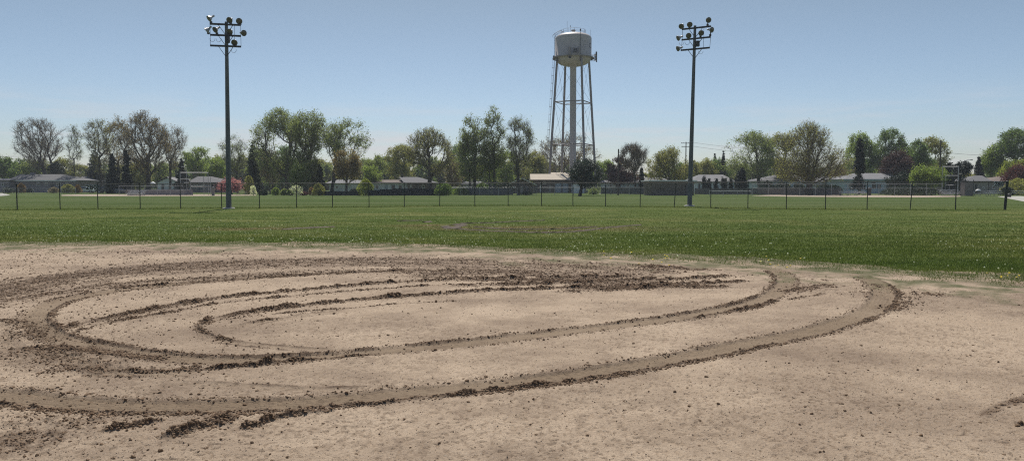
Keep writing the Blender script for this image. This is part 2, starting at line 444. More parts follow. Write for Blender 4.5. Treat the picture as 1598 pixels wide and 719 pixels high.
def tyre(pts, w=.27, depth=.018, ridge=.03, near=1.0, far=.5, dark=.9, comp=.85, clods=1.0, ends=.6, treads=True):
    """a tyre track: pressed floor, crumbling berms; near / far weight the berm on the two sides (left of travel = +)"""
    global Z
    D, SG, A, T = line_field(smooth_line(pts), w + .6)
    s = D * SG; fade = np.clip(A / ends, 0, 1) * np.clip((T - A) / ends, 0, 1)
    fade = np.where(D < 90, fade, 0)
    inner = 1 / (1 + np.exp((D - w / 2) / .012))
    Z -= depth * inner * fade
    if treads: Z -= .0045 * inner * fade * (np.sin(A * 2 * PI / .085 + 22 * np.abs(s)) > .1) * (.5 + .5 * (D > w * .26)) + .004 * inner * fade * (np.sin(s * 2 * PI / .05) > .3)
    COMP[:] = np.maximum(COMP, comp * inner * fade * (.75 + .4 * NL))
    for side, amt in ((1, near), (-1, far)):
        lim = .35 + .95 * NOI[2](A * 2.1 + side * 9, A * 0 + side * 3.3) 
        h = bump(s, side * (w / 2 + .016), .016 + .014 * NR) * (NR * 1.6 - .25).clip(0) * lim * amt * fade
        Z += ridge * h * 1.5
        DARK[:] = np.maximum(DARK, (h * 3.2 * dark).clip(0, 1))
        CLOD[:] = np.maximum(CLOD, bump(s, side * (w / 2 + .045), .05) * amt * clods * lim * fade)

def ridge(pts, w=.05, h=.04, dark=1.0, clods=1.0, ends=.3, gap=.25):
    """a torn-up crust of moist soil"""
    global Z
    w = w * .62; D, SG, A, T = line_field(smooth_line(pts), w * 4 + .4)
    fade = np.where(D < 90, np.clip(A / ends, 0, 1) * np.clip((T - A) / ends, 0, 1), 0)
    ww = w * (.55 + .9 * NOI[1](A * 3.3, A * 0)); lim = (NOI[4](A * 5.7, A * 0 + .5) + NR * .6 - gap).clip(0, 1.2)
    g = np.exp(-(D / ww) ** 2) * lim * fade
    Z += h * g * (.5 + NR)
    DARK[:] = np.maximum(DARK, (g * 2.6 * dark).clip(0, 1))
    CLOD[:] = np.maximum(CLOD, np.exp(-(D / (w * 2.2)) ** 2) * clods * fade * lim.clip(.2, 1))

def churn(pts, w, amt=.7, clods=.5, h=.02, ends=1.0, thr=.45, streak=0):
    """a band of scuffed, turned-over soil; streaks run along the direction of travel"""
    global Z
    D, SG, A, T = line_field(smooth_line(pts, .25), w * 2.2 + .3)
    s = D * SG
    fade = np.where(D < 90, np.clip(A / ends, 0, 1) * np.clip((T - A) / ends, 0, 1), 0)
    g = np.exp(-(D / (w * 1.05)) ** 1.8) * fade
    st = fbm(A * .7, s * 11 + 50, 6, 4, .65) if streak else NL
    k = .45 * NR + .30 * NF + (.55 * st if not streak else 1.0 * st - .2) + (g - 1) * .55
    kk = ((k - .31 - thr * .5) * 3.6).clip(0, 1) * g.clip(0, .7) / .7
    Z += h * g * (NR - .35 + .5 * (NF - .5))
    DARK[:] = np.maximum(DARK, kk * amt)
    CLOD[:] = np.maximum(CLOD, g * clods * (.10 + .9 * kk))

# the wide dark sweep at the back, then the churned left corner
churn([(-260, 500), (-120, 478), (0, 454), (100, 436), (200, 424), (300, 417), (420, 411), (560, 408), (700, 408), (830, 412), (940, 418), (1040, 423), (1120, 426)], 1.35, .72, .22, .015, streak=1, thr=.12)
churn([(-260, 494), (-120, 472), (0, 447), (100, 431), (200, 419), (300, 412), (420, 407), (560, 404), (700, 404)], .5, .85, .2, .015, streak=1, thr=.05)
churn([(-200, 492), (-60, 476), (60, 460), (160, 447), (260, 438), (360, 431), (480, 425), (600, 421), (720, 420)], .50, .62, .30, .012, streak=1, thr=.30)
churn([(-200, 520), (0, 498), (36, 508), (56, 530), (100, 556), (160, 580), (240, 588)], .34, .70, .5, .025, thr=.42)
churn([(18, 552), (60, 541), (140, 546), (210, 556), (275, 560)], .15, 1.0, .9, .035, ends=.3, thr=-.1)
churn([(20, 590), (60, 584), (130, 577), (220, 580), (300, 577), (370, 570)], .13, .8, .7, .025, ends=.3, thr=.35)
churn([(-200, 700), (-40, 678), (80, 664), (180, 655), (280, 647), (360, 643)], .28, .72, .65, .022, thr=.28)
churn([(-200, 640), (0, 650), (150, 656), (320, 652)], .13, .5, .5, .015, thr=.4)
churn([(-200, 740), (0, 722), (60, 712)], .3, .6, .5, .02, thr=.3)
churn([(-220, 545), (-60, 535), (20, 540), (90, 562), (180, 574), (300, 580)], .55, .62, .16, .012, ends=.8, thr=.22)
churn([(-260, 520), (-80, 505), (10, 520), (30, 545)], .45, .6, .2, .012, ends=.5, thr=.2)
churn([(-260, 700), (-60, 690), (40, 680), (140, 668), (220, 660)], .42, .8, .35, .016, ends=.5, thr=.05)
churn([(260, 650), (360, 652), (440, 640)], .18, .5, .3, .012, ends=.3, thr=.35)
# heavy clods back right
churn([(440, 424), (600, 423), (760, 425), (880, 428), (1000, 430), (1090, 432), (1170, 430)], 1.5, .8, .30, .02, streak=1, thr=.25, ends=3)
churn([(480, 436), (620, 432), (760, 434), (880, 438), (1000, 439), (1090, 438), (1170, 433)], .6, .9, .6, .03, streak=1, thr=.22, ends=3)
churn([(820, 446), (930, 448), (1040, 446), (1120, 446), (1190, 444)], .35, .95, .7, .035, streak=1, thr=.2)
churn([(940, 413), (1040, 417), (1120, 419), (1180, 421)], .8, .65, .6, .02, streak=1, thr=.25)
churn([(1215, 462), (1250, 450), (1290, 446), (1340, 444)], .42, .85, .5, .03, ends=.6, thr=.45, streak=1)
churn([(1240, 440), (1280, 438), (1330, 441)], .6, .75, .45, .03, ends=.6, thr=.5, streak=1)
churn([(1375, 492), (1405, 474), (1428, 460), (1445, 450)], .36, .95, .7, .03, ends=.5, thr=.48)
churn([(1400, 462), (1440, 458), (1490, 455)], .45, .6, .7, .02, ends=.4, thr=.4)
churn([(1340, 470), (1372, 452), (1366, 438), (1340, 428)], .5, .35, .5, .015, ends=.4, thr=.5)
churn([(1520, 652), (1550, 640), (1598, 621), (1680, 590)], .07, .9, .3, .010, ends=.15, thr=.1)
churn([(1530, 668), (1600, 650), (1700, 620)], .10, .5, .2, .008, ends=.2, thr=.5)
churn([(1040, 700), (1150, 665), (1200, 650)], .25, .35, .05, .01, ends=.6, thr=.3)
churn([(880, 640), (1020, 625), (1180, 640)], .30, .30, .05, .01, ends=.6, thr=.35)
# tyre tracks
tyre([(-260, 606), (-120, 612), (0, 618), (100, 629), (200, 634), (300, 635), (400, 632), (500, 625), (600, 615), (700, 606), (800, 596), (900, 584), (1000, 569), (1100, 551), (1200, 531), (1280, 512), (1335, 495), (1368, 477), (1378, 460), (1370, 446), (1350, 434), (1310, 426)], .30, .014, .026, .24, .9, .9, .9, 1.0)
tyre([(1130, 414), (1190, 416), (1218, 426), (1226, 440), (1212, 456), (1180, 470), (1130, 483), (1050, 496), (950, 509), (850, 521), (750, 532), (650, 542), (550, 551), (460, 559), (380, 563), (310, 562), (230, 554), (150, 541), (90, 527), (60, 512), (52, 496), (75, 478), (130, 462), (230, 448), (350, 436), (470, 429), (620, 422), (780, 420)], .28, .014, .025, .36, .8, .9, .8, .8)
tyre([(340, 520), (372, 512), (420, 500), (500, 489), (580, 480)], .16, .008, .012, .5, .5, .6, .3, .2, treads=False)
tyre([(310, 520), (350, 532), (420, 541), (520, 546), (640, 546)], .13, .008, .015, .4, .6, .7, .35, .25, treads=False)
tyre([(240, 598), (330, 601), (430, 605), (520, 606), (620, 603)], .12, .006, .010, .6, .2, .7, .3, .1, treads=False)
tyre([(60, 545), (110, 562), (170, 580), (250, 583), (340, 580)], .22, .01, .02, .4, .6, .7, .5, .4)
# crusts
ridge([(78, 520), (150, 501), (200, 491), (250, 481), (300, 472), (350, 464), (400, 459), (450, 455), (520, 448), (600, 441), (700, 437), (800, 435), (900, 433), (1000, 431)], .075, .05)
ridge([(95, 524), (150, 509), (200, 498), (260, 488), (330, 475), (410, 466), (500, 458), (600, 450), (700, 444), (820, 441)], .045, .03, gap=.4)
ridge([(306, 512), (325, 502), (360, 494), (400, 487), (450, 480), (520, 472), (600, 464), (700, 457), (800, 452), (900, 449), (1000, 446), (1100, 442), (1170, 438)], .07, .05, gap=.12)
ridge([(304, 510), (318, 519), (345, 528), (380, 535)], .035, .03, gap=.1)
ridge([(380, 506), (430, 497), (475, 491)], .035, .03, gap=.1)
ridge([(330, 503), (400, 494), (500, 484), (620, 474), (720, 468)], .03, .02, gap=.45)
ridge([(330, 439), (450, 430), (560, 424), (680, 421), (780, 424)], .06, .035, gap=.3)
ridge([(100, 463), (180, 451), (280, 441), (400, 433), (520, 427)], .05, .03, gap=.4)
ridge([(700, 446), (820, 443), (930, 440), (1050, 436), (1150, 430)], .10, .05, gap=.25)
ridge([(860, 456), (960, 452), (1060, 449), (1150, 448)], .08, .045, gap=.25)
ridge([(250, 686), (290, 674), (330, 664), (368, 661)], .05, .055, ends=.1, gap=.02)
ridge([(330, 660), (350, 655), (372, 657)], .05, .05, ends=.05, gap=0)
ridge([(372, 668), (400, 664), (420, 655), (450, 648), (480, 644), (525, 640)], .028, .045, ends=.05, gap=0)
ridge([(527, 634), (560, 631), (620, 626), (700, 617), (760, 610)], .03, .03, ends=.1, gap=.25)
ridge([(150, 676), (200, 668), (240, 660), (262, 655)], .03, .03, ends=.1, gap=.1)
ridge([(160, 580), (240, 581), (330, 577), (375, 572), (410, 569), (455, 561), (520, 557), (600, 549)], .03, .03, gap=.15)
ridge([(380, 572), (405, 571), (425, 566)], .03, .035, ends=.05, gap=0)
ridge([(120, 394), (230, 393), (320, 395), (400, 397)], .10, .03, dark=.6, clods=.2, gap=.3)
ridge([(1062, 499), (1120, 489), (1180, 478), (1215, 466)], .05, .035, gap=.15)
ridge([(1225, 467), (1260, 462), (1292, 458)], .03, .03, gap=.2)
ridge([(1585, 662), (1600, 666)], .02, .02, ends=.02, gap=0)
sp_ = fbm(GX * 42, GY * 26, 2, 2); sp2 = fbm(GX * 17, GY * 11, 6, 3)
Z -= .007 * ((sp_ - .62) * 9).clip(0, 1) * (1 - COMP)
DARK = np.maximum(DARK, .45 * ((sp_ - .60) * 8).clip(0, 1) * ((NL - .35) * 3).clip(.15, 1))
DARK = np.maximum(DARK, .35 * ((sp2 - .55) * 5).clip(0, 1) * ((fbm(GX * .9, GY * 1.2, 4, 3) - .46) * 6).clip(0, 1))
# stray scuffs on the smooth soil
_fr = fbm(GX * .55, GY * .75, 2, 4)
CLOD += .012 + .05 * (_fr - .45).clip(0) 
left_dust = (1 / (1 + np.exp((GX / GY + .33) * 14))) * .055
CLOD += left_dust * (NL > .35)
DARK = np.maximum(DARK, (left_dust * 4 * (NF * .6 + NR * .5 - .35)).clip(0, .6))

# edge towards the grass: soil thins out and dips below the turf
EY = edge_y(GX, GY) + (fbm(GX * 1.3, GY * 1.3, 1, 4) - .5) * 1.6
over = (GY - EY)
Z = np.where(over < 0, np.maximum(Z, .008), Z)
Z = np.where(over > 0, Z * np.clip(1 - over / .8, 0, 1) + .006 + .012 * (NR - .3), Z) - np.clip(over - 2.6, 0, 2) * .05
DARK = np.maximum(DARK, (np.clip(1 - np.abs(over + .5) / .8, 0, 1) * (NR - .45) * 1.8).clip(0, .5))

idx = np.arange(R_ * C_).reshape(R_, C_)
q = np.stack([idx[:-1, :-1], idx[:-1, 1:], idx[1:, 1:], idx[1:, :-1]], -1).reshape(-1, 4)
keep = (over[:-1, :-1] < 3.4).reshape(-1)
q = q[keep]
V = np.stack([GX, GY, Z], -1).reshape(-1, 3)
used = np.zeros(len(V), bool); used[q.ravel()] = True
remap = np.cumsum(used) - 1
me = np_mesh('infield_dirt', V[used], remap[q], M['soil'], smooth=True)
ca = me.attributes.new('soil', 'FLOAT_COLOR', 'POINT')
colr = np.zeros((used.sum(), 4), np.float32)
colr[:, 0] = DARK.ravel()[used].clip(0, 1); colr[:, 1] = COMP.ravel()[used].clip(0, 1); colr[:, 2] = ((over + .7) / 2.6 + (fbm(GX * 2.3, GY * 2.0, 4, 4, .6) - .5) * 3.2).clip(0, 1).ravel()[used] * (over.ravel()[used] > -2.2); colr[:, 3] = 1
ca.data.foreach_set('color', colr.ravel())
tag(link('infield_dirt', me), 'tan dirt infield scored with looping tyre tracks', 'dirt', kind='structure')
# the rest of the infield, behind and beside the viewer
mb = MB()
mb.box(-14, 14, -6, 2.496, -.05, DIRT_Z - .01)
mb.add([(2.40, 2.5, .012), (14, 2.5, .012), (14, 9.3, .012), (10.4, 10.8, .012)], [(0, 1, 2, 3)]); mb.add([(-2.40, 2.5, .012), (-19.0, 19.5, .012), (-26, 19.8, .012), (-26, 2.5, .012)], [(0, 1, 2, 3)])
tag(mb.build('dirt_apron', M['soil']), 'plain dirt of the infield around the viewer', 'dirt', kind='structure')

# ------------------------------------------------------------------ clods: crumbs of soil thrown up by the tyres
ICO_V = []
ph = (1 + 5 ** .5) / 2
for a_ in (-1, 1):
    for b_ in (-ph, ph): ICO_V += [(a_, b_, 0), (0, a_, b_), (b_, 0, a_)]
ICO_V = np.array(ICO_V, float); ICO_V /= np.linalg.norm(ICO_V[0])
from itertools import combinations
_e = 1.06
ICO_F = [t for t in combinations(range(12), 3) if all(np.linalg.norm(ICO_V[i] - ICO_V[j]) < _e for i, j in combinations(t, 2))]
ICO_F = np.array([t if np.dot(np.cross(ICO_V[t[1]] - ICO_V[t[0]], ICO_V[t[2]] - ICO_V[t[0]]), ICO_V[t[0]]) > 0 else (t[0], t[2], t[1]) for t in ICO_F])
def clods(name, n, wt, size, mat, label, zoff=.25, big=1.0, power=2.2):
    wflat = wt.ravel().clip(0); pr = np.cumsum(wflat); pr /= pr[-1]
    id_ = np.searchsorted(pr, RNG.random(n)); r = id_ // C_; cc = id_ % C_
    y = Yr[r]; dy = np.gradient(Yr)[r] * (RNG.random(n) - .5); x = (y + dy) * (Tc[cc] + (Tc[1] - Tc[0]) * (RNG.random(n) - .5)); y = y + dy
    z = Z[r, cc]
    sz = .85 * size[0] + (size[1] - size[0]) * .85 * RNG.random(n) ** power * big
    dist = np.clip(y / 8, .8, 2.0) ; sz = sz * np.where(dist > 1, dist ** .6, 1)
    sc = sz[:, None] * (.65 + .7 * RNG.random((n, 3))); sc[:, 2] *= .75
    jit = 1 + (RNG.random((n, 12, 1)) - .5) * .55
    P = ICO_V[None] * jit
    th = RNG.random(n) * 2 * PI; ct, st = np.cos(th)[:, None], np.sin(th)[:, None]
    P = P * sc[:, None, :]
    Q = np.empty_like(P); Q[..., 0] = P[..., 0] * ct - P[..., 1] * st; Q[..., 1] = P[..., 0] * st + P[..., 1] * ct; Q[..., 2] = P[..., 2]
    Q[..., 0] += x[:, None]; Q[..., 1] += y[:, None]; Q[..., 2] += (z + sc[:, 2] * zoff)[:, None]
    Fc = (ICO_F[None] + (np.arange(n) * 12)[:, None, None]).reshape(-1, 3)
    o = link(name, np_mesh(name, Q.reshape(-1, 3), Fc, mat))
    tag(o, label, 'soil', kind='stuff'); return o
area = (GY ** 2) * (GY * 1.0)                       # real cell area on the ground
inside = over < -.1
wv = area * inside * np.clip(9 / GY, .35, 1.6)
clods('soil_clods', 120000, wv * (CLOD.clip(0, 1.4) ** 1.8), (.0025, .0165), M['clod'], 'dark moist clods of soil thrown up beside the tyre tracks', power=4.5)
clods('soil_crumbs', 60000, wv * (.05 + CLOD.clip(0, .5)), (.002, .006), M['pebble'], 'fine dry crumbs of soil sprinkled over the infield', power=1.5)
clods('stray_clods', 1700, wv * inside * (_fr.clip(.3, 1)), (.003, .017), M['clod'], 'stray dark lumps of soil lying on the smooth dirt', power=5)

# ------------------------------------------------------------------ ruts torn in the outfield grass
RUTS = [([(697, 352), (702, 356), (712, 353), (722, 349), (705, 350)], .55), ([(700, 355), (740, 358), (790, 360), (850, 362), (900, 360), (950, 354), (1000, 350)], .30),
        ([(718, 348), (760, 347), (800, 345), (850, 343)], .22), ([(740, 353), (780, 356), (830, 357), (880, 356), (930, 353)], .20), ([(440, 357), (470, 355), (520, 353)], .45), ([(660, 346), (672, 345)], .6), ([(620,344),(660,343)], .25)]
rut_lines = [(smooth_line(p, .3), w_) for p, w_ in RUTS]
def strip(L, w_, z, rg):
    V = []; Fc = []
    n = len(L); sub = []
    for i in range(n - 1):
        k = max(1, int(np.linalg.norm(L[i + 1] - L[i]) / .12))
        for j in range(k): sub.append(L[i] + (L[i + 1] - L[i]) * j / k)
    L = np.array(sub + [L[-1]])
    T = np.gradient(L, axis=0); T /= np.linalg.norm(T, axis=1)[:, None] + 1e-9
    Nn = np.stack([-T[:, 1], T[:, 0]], 1)
    a = w_ / 2 * (.25 + 1.3 * rg.random(len(L)))[:, None]; b = w_ / 2 * (.25 + 1.3 * rg.random(len(L)))[:, None]
    A = L + Nn * a; B = L - Nn * b; C = L
    V = np.concatenate([np.c_[A, np.full(len(L), z)], np.c_[C, np.full(len(L), z + .035) * (0.6 + .7 * rg.random(len(L)))], np.c_[B, np.full(len(L), z)]])
    m = len(L); i = np.arange(m - 1)
    Fc = np.concatenate([np.stack([i + m, i + m + 1, i + 1, i], 1), np.stack([i + 2 * m, i + 2 * m + 1, i + m + 1, i + m], 1)])
    return V, Fc
vs, fs, off = [], [], 0
for L, w_ in rut_lines:
    v, f = strip(L, w_ * .7, .004, RNG); vs.append(v); fs.append(f + off); off += len(v)
tag(link('grass_ruts', np_mesh('grass_ruts', np.concatenate(vs), np.concatenate(fs), M['rut'])), 'muddy skid ruts torn through the outfield grass', 'ruts', kind='structure')

# ------------------------------------------------------------------ grass blades
ALLR = np.concatenate([L for L, _ in rut_lines]); ALLW = np.concatenate([np.full(len(L), w_ * .5) for L, w_ in rut_lines])
def blades(n, d0, d1, power, h0, h1, w0, w1, spread=.98):
    u = RNG.random(n) ** power
    y = 1 / (1 / d0 + (1 / d1 - 1 / d0) * u); t = (RNG.random(n) * 2 - 1) * spread * .85; x = t * y
    e = edge_y(x, y) + (fbm(x * 1.3, y * 1.3, 1, 4) - .5) * 2.2
    ov = y - e
    pk = np.clip((ov + 1.7) / 4.4, 0, 1) ** 3.0
    pk = np.where(ov < 1.6, pk * (.25 + 1.4 * (fbm(x * 1.8, y * 1.5, 3, 3) > .5)), pk)
    ok = RNG.random(n) < pk
    dm = np.full(n, 9.0)
    for i in range(0, len(ALLR), 1):
        dd = np.hypot(x - ALLR[i, 0], y - ALLR[i, 1]) - ALLW[i]; dm = np.minimum(dm, dd)
    ok &= (dm > -.02) | (RNG.random(n) < .25)
    x, y, ov = x[ok], y[ok], ov[ok]; m = len(x)
    hh = (h0 + (h1 - h0) * RNG.random(m)) * np.clip(.5 + .25 * ov, .35, 1) * np.clip(22 / y, .5, 1) * (.7 + .6 * fbm(x * .7, y * .7, 5, 2))
    ww = (w0 + (w1 - w0) * RNG.random(m)) * np.clip(y / 18, .8, 2.6)
    th = RNG.random(m) * PI; lean = (RNG.random((m, 2)) - .5) * hh[:, None] * .9
    ax = np.cos(th) * ww / 2; ay = np.sin(th) * ww / 2
    A = np.stack([x - ax, y - ay, np.full(m, -.002)], 1); B = np.stack([x + ax, y + ay, np.full(m, -.002)], 1)
    Cc = np.stack([x + lean[:, 0], y + lean[:, 1], hh], 1)
    soilz = np.where(ov < .1, DIRT_Z - .01, 0)
    for P in (A, B, Cc): P[:, 2] += soilz
    return np.stack([A, B, Cc], 1).reshape(-1, 3)
Vb = np.concatenate([blades(420000, 11.5, 70, .95, .025, .055, .010, .018), blades(60000, 11.5, 24, 1, .03, .065, .008, .014)])
tag(link('grass', np_mesh('grass', Vb, np.arange(len(Vb)).reshape(-1, 3), M['blade'])), 'short green outfield grass between the infield dirt and the fence', 'grass', kind='stuff')

# dandelion clocks and flowers
def dots(name, n, mat, rad, ymax, label, edgebias, seedo):
    rg = np.random.default_rng(seedo)
    u = rg.random(n * 4); y = 1 / (1 / 12.5 + (1 / ymax - 1 / 12.5) * u ** (1.0)); x = (rg.random(n * 4) * 2 - 1) * .85 * y
    e = edge_y(x, y); ov = y - e
    cl = fbm(x * .35, y * .22, 6, 3)
    if edgebias: ok = (ov > -.4) & (ov < 2.2) & (x / y > .12) & (cl > .40)
    else: ok = (ov > 1.0) & (rg.random(n * 4) < ((cl - .34) * 3.4).clip(0.02, 1)) & (rg.random(n * 4) < np.where(x / y > .12, .22, 1))
    x, y = x[ok][:n], y[ok][:n]; m = len(x)
    r = rad * (.7 + .6 * rg.random(m)); z = .05 + .09 * rg.random(m)
    O = np.array([(1, 0, 0), (0, 1, 0), (-1, 0, 0), (0, -1, 0), (0, 0, 1), (0, 0, -1)], float)
    OF = np.array([(0, 1, 4), (1, 2, 4), (2, 3, 4), (3, 0, 4), (1, 0, 5), (2, 1, 5), (3, 2, 5), (0, 3, 5)])
    P = O[None] * r[:, None, None]
    if edgebias: P[..., 2] *= .45
    P[..., 0] += x[:, None]; P[..., 1] += y[:, None]; P[..., 2] += z[:, None]
    st = np.stack([np.stack([x - .002, y, z * 0], 1), np.stack([x + .002, y, z * 0], 1), np.stack([x, y, z], 1)], 1)
    V = np.concatenate([P.reshape(-1, 3), st.reshape(-1, 3)])
    Fc = np.concatenate([(OF[None] + (np.arange(m) * 6)[:, None, None]).reshape(-1, 3), np.arange(m * 3).reshape(-1, 3) + m * 6])
    mi = np.concatenate([np.zeros(m * 8, int), np.ones(m, int)])
    tag(link(name, np_mesh(name, V, Fc, [mat, M['blade']], mi)), label, 'dandelions', kind='stuff')
M['puff'] = leafmat('dandelion_clock', (.74, .74, .68), (.6, .6, .54), .3)
M['yellow'] = leafmat('dandelion_flower', (.75, .62, .04), (.65, .5, .03), .3)
dots('dandelion_clocks', 1300, M['puff'], .017, 50, 'white dandelion clocks scattered through the outfield grass', False, 5)
dots('dandelion_flowers', 170, M['yellow'], .022, 22, 'yellow dandelion flowers along the ragged edge of the grass', True, 9)

# far skinned infields and paths
def patch(name, pts, mat, z, label, cat):
    mb = MB(); P = [(*ground(a, b, 0), z) for a, b in pts]
    mb.add(P, [tuple(range(len(P)))]); o = mb.build(name, mat)
    if o.data.polygons[0].normal.z < 0: o.data.flip_normals()
    tag(o, label, cat, kind='structure'); return o
patch('far_infield', [(96, 305.6), (150, 306), (240, 306), (330, 305.8), (400, 305.2), (400, 304.0), (330, 303.3), (200, 303.2), (120, 303.4), (96, 304.2)], M['farsoil'], .008, 'thin strip of tan dirt on the far ball field beside the backstop', 'dirt')
patch('far_infield', [(1172, 305.6), (1230, 306.8), (1330, 307.6), (1440, 308), (1498, 307.0), (1500, 305.2), (1400, 304.6), (1290, 304.2), (1200, 304.2)], M['farsoil'], .008, 'thin strip of tan dirt on the far ball field by the bleachers', 'dirt')
patch('path', [(1556, 306.5), (1598, 314.5), (1700, 332), (1720, 324), (1640, 311), (1592, 306)], M['path'], .008, 'pale concrete path leading off past the picnic table', 'path')
patch('driveway', [(-60, 304), (-30, 308), (10, 305.2), (16, 304), (4, 301.5), (-40, 300.3)], M['path'], .008, 'pale concrete driveway beside the grey ranch house', 'driveway')
patch('pavement', [(918, 302.2), (1000, 302.7), (1000, 301.5), (918, 301.2)], M['path'], .008, 'pale strip of pavement behind the crab apple tree', 'pavement')

# ================================================================== OUTFIELD FENCE
POST_PX = [-165, -102, -38, 27, 94, 153, 219, 282, 346, 405, 463, 519, 576, 631, 686, 741, 793, 845, 894, 945, 999, 1052, 1109, 1167, 1227, 1288, 1353, 1420, 1491, 1568]
def fenceY(px): return float(np.interp(px, [-200, 0, 200, 400, 580, 700, 793, 880, 1052, 1167, 1290, 1440, 1570], [48.5, 50.3, 52.3, 54.6, 57.5, 60.2, 61.3, 60.2, 56.5, 53.2, 51.2, 50.2, 50.5]))
def fence_top(px): return float(np.interp(px, [0, 400, 800, 1100, 1300, 1568], [287.6, 286.6, 285.3, 285, 284.3, 283.5]))
def link_panel_mesh(W=3.0, H=1.8, pitch=.055, r=.0010):
    """woven diamond wire, real wires"""
    nx = int(W / pitch); nz = int(H / (pitch * 1.0)); V = []; Fc = []
    p = W / nx; hz = H / nz
    j = np.arange(2 * nz + 1)
    for i in range(nx + 1):
        for sgn in (1,):
            xs = i * p + np.where(j % 2 == 0, 0, p * .5 * 1.0) * sgn - p * .25
            zs = j * hz / 2; ys = np.where(j % 2 == 0, .003, -.003)
            P = np.stack([xs, ys, zs], 1); b = len(V)
            ang = [(0, r), (r * .87, -r * .5), (-r * .87, -r * .5)]
            for P_ in P:
                for ax, ay in ang: V.append((P_[0] + ax, P_[1] + ay, P_[2]))
            for k in range(len(P) - 1):
                for a in range(3): Fc.append((b + k * 3 + a, b + k * 3 + (a + 1) % 3, b + k * 3 + 3 + (a + 1) % 3, b + k * 3 + 3 + a))
        # the neighbouring wire bends the other way, closing the diamonds
            xs = i * p - np.where(j % 2 == 0, 0, p * .5) + p * .25 + p * .5 - p * .5
            P = np.stack([xs, -ys, zs], 1); b = len(V)
            for P_ in P:
                for ax, ay in ang: V.append((P_[0] + ax, P_[1] + ay, P_[2]))
            for k in range(len(P) - 1):
                for a in range(3): Fc.append((b + k * 3 + a, b + k * 3 + (a + 1) % 3, b + k * 3 + 3 + (a + 1) % 3, b + k * 3 + 3 + a))
    return np_mesh('chain_link_mesh', np.array(V), np.array(Fc), M['galv_dull'])
LINK = link_panel_mesh()
def add_panel(parent, a, b, z0, z1, name='chain_link_mesh'):
    o = link(name, LINK, parent)
    d = Vector((b[0] - a[0], b[1] - a[1], 0)); pl = parent.location if parent else Vector()
    o.location = (a[0] - pl.x, a[1] - pl.y, z0 - pl.z); o.rotation_euler = (0, 0, math.atan2(d.y, d.x)); o.scale = (d.length / 3.0, 1, (z1 - z0) / 1.8)
    return o
def chain_fence(name, label, pts, tops, postmat, railmat, group=None, rp=.03, rr=.021, mid=None, leans={}, thick={}):
    root = empty(name, (pts[0][0], pts[0][1], 0)); tag(root, label, 'fence', group)
    ox, oy = pts[0]
    for i, (p, t) in enumerate(zip(pts, tops)):
        m = MB(); r = thick.get(i, rp); ln = leans.get(i, 0)
        a = Vector((p[0] - ox, p[1] - oy, -.05)); b = Vector((p[0] - ox + ln, p[1] - oy, t + .03))
        m.tube(a, b, r, n=8); m.tube(b, b + Vector((0, 0, .045)), r * 1.15, r * .3, n=8)
        m.build('post', postmat, root)
        if i:
            q = pts[i - 1]
            m = MB(); m.tube((q[0] - ox, q[1] - oy, tops[i - 1]), (p[0] - ox, p[1] - oy, t), rr, n=6); m.build('top_rail', railmat, root)
            if mid:
                m = MB()
                for zz, r2 in mid: m.tube((q[0] - ox, q[1] - oy, zz), (p[0] - ox, p[1] - oy, zz), r2, n=6)
                m.build('middle_rail', railmat, root)
            add_panel(root, q, p, .04, (t + tops[i - 1]) / 2 - .01)
    return root
FP = [(xat(px, fenceY(px)), fenceY(px)) for px in POST_PX]
FT = [zat(fence_top(px), fenceY(px)) for px in POST_PX]
chain_fence('outfield_fence', 'long curving chain link fence with dark posts around the near outfield', FP, FT, M['postdark'], M['postdark'],
            leans={21: .12, 27: .14, 29: .10, 14: .05}, thick={29: .085, 3: .036, 28: .034}, rp=.030, rr=.022)
# taller grass missed by the mower under the fence
tg = []
for i in range(len(FP) - 1):
    n = 260; t = RNG.random(n); x = FP[i][0] + (FP[i + 1][0] - FP[i][0]) * t; y = FP[i][1] + (FP[i + 1][1] - FP[i][1]) * t + RNG.normal(0, .07, n)
    hh = .04 + .09 * RNG.random(n); wv_ = .025
    tg.append(np.stack([np.stack([x - wv_ / 2, y, 0 * x], 1), np.stack([x + wv_ / 2, y, 0 * x], 1), np.stack([x + RNG.normal(0, .03, n), y, hh], 1)], 1).reshape(-1, 3))
tg = np.concatenate(tg)
tag(link('fence_grass', np_mesh('fence_grass', tg, np.arange(len(tg)).reshape(-1, 3), M['blade'])), 'longer grass left unmown along the foot of the outfield fence', 'grass', kind='stuff')

# distance figures fixed to the fence
def digits(name, label, x, y, z, h, txt, fill, edge, rz=0):
    root = empty(name, (x, y, z), rz); tag(root, label, 'sign', 'distance figures on the outfield fence')
    wd = h * .72
    for i, ch in enumerate(txt):
        for nm, mt, off, ex, yy in (('digit', fill, .0, .008, -.03), ('digit_outline', edge, h * .07, .004, -.012)):
            cu = bpy.data.curves.new('digit', 'FONT'); cu.body = ch; cu.size = h * 1.42; cu.extrude = ex; cu.offset = off + h * .045; cu.align_x = 'CENTER'
            tmp = bpy.data.objects.new('tmp', cu); COL.objects.link(tmp)
            bpy.context.view_layer.update()
            me = bpy.data.meshes.new_from_object(tmp.evaluated_get(bpy.context.evaluated_depsgraph_get()))
            bpy.data.objects.remove(tmp); me.materials.clear(); me.materials.append(mt)
            for v in me.vertices: v.co = Vector((v.co.x + (i - 1) * wd * 1.12, yy - v.co.z, v.co.y))
            d = link(nm, me, root if nm == 'digit' else None)
            if nm == 'digit': last = d
            else: d.parent = last
    return root
def on_fence(px):
    for i in range(len(POST_PX) - 1):
        if POST_PX[i] <= px <= POST_PX[i + 1]:
            t = (px - POST_PX[i]) / (POST_PX[i + 1] - POST_PX[i]); a, b = FP[i], FP[i + 1]
            return a[0] + (b[0] - a[0]) * t, a[1] + (b[1] - a[1]) * t, math.atan2(b[1] - a[1], b[0] - a[0])
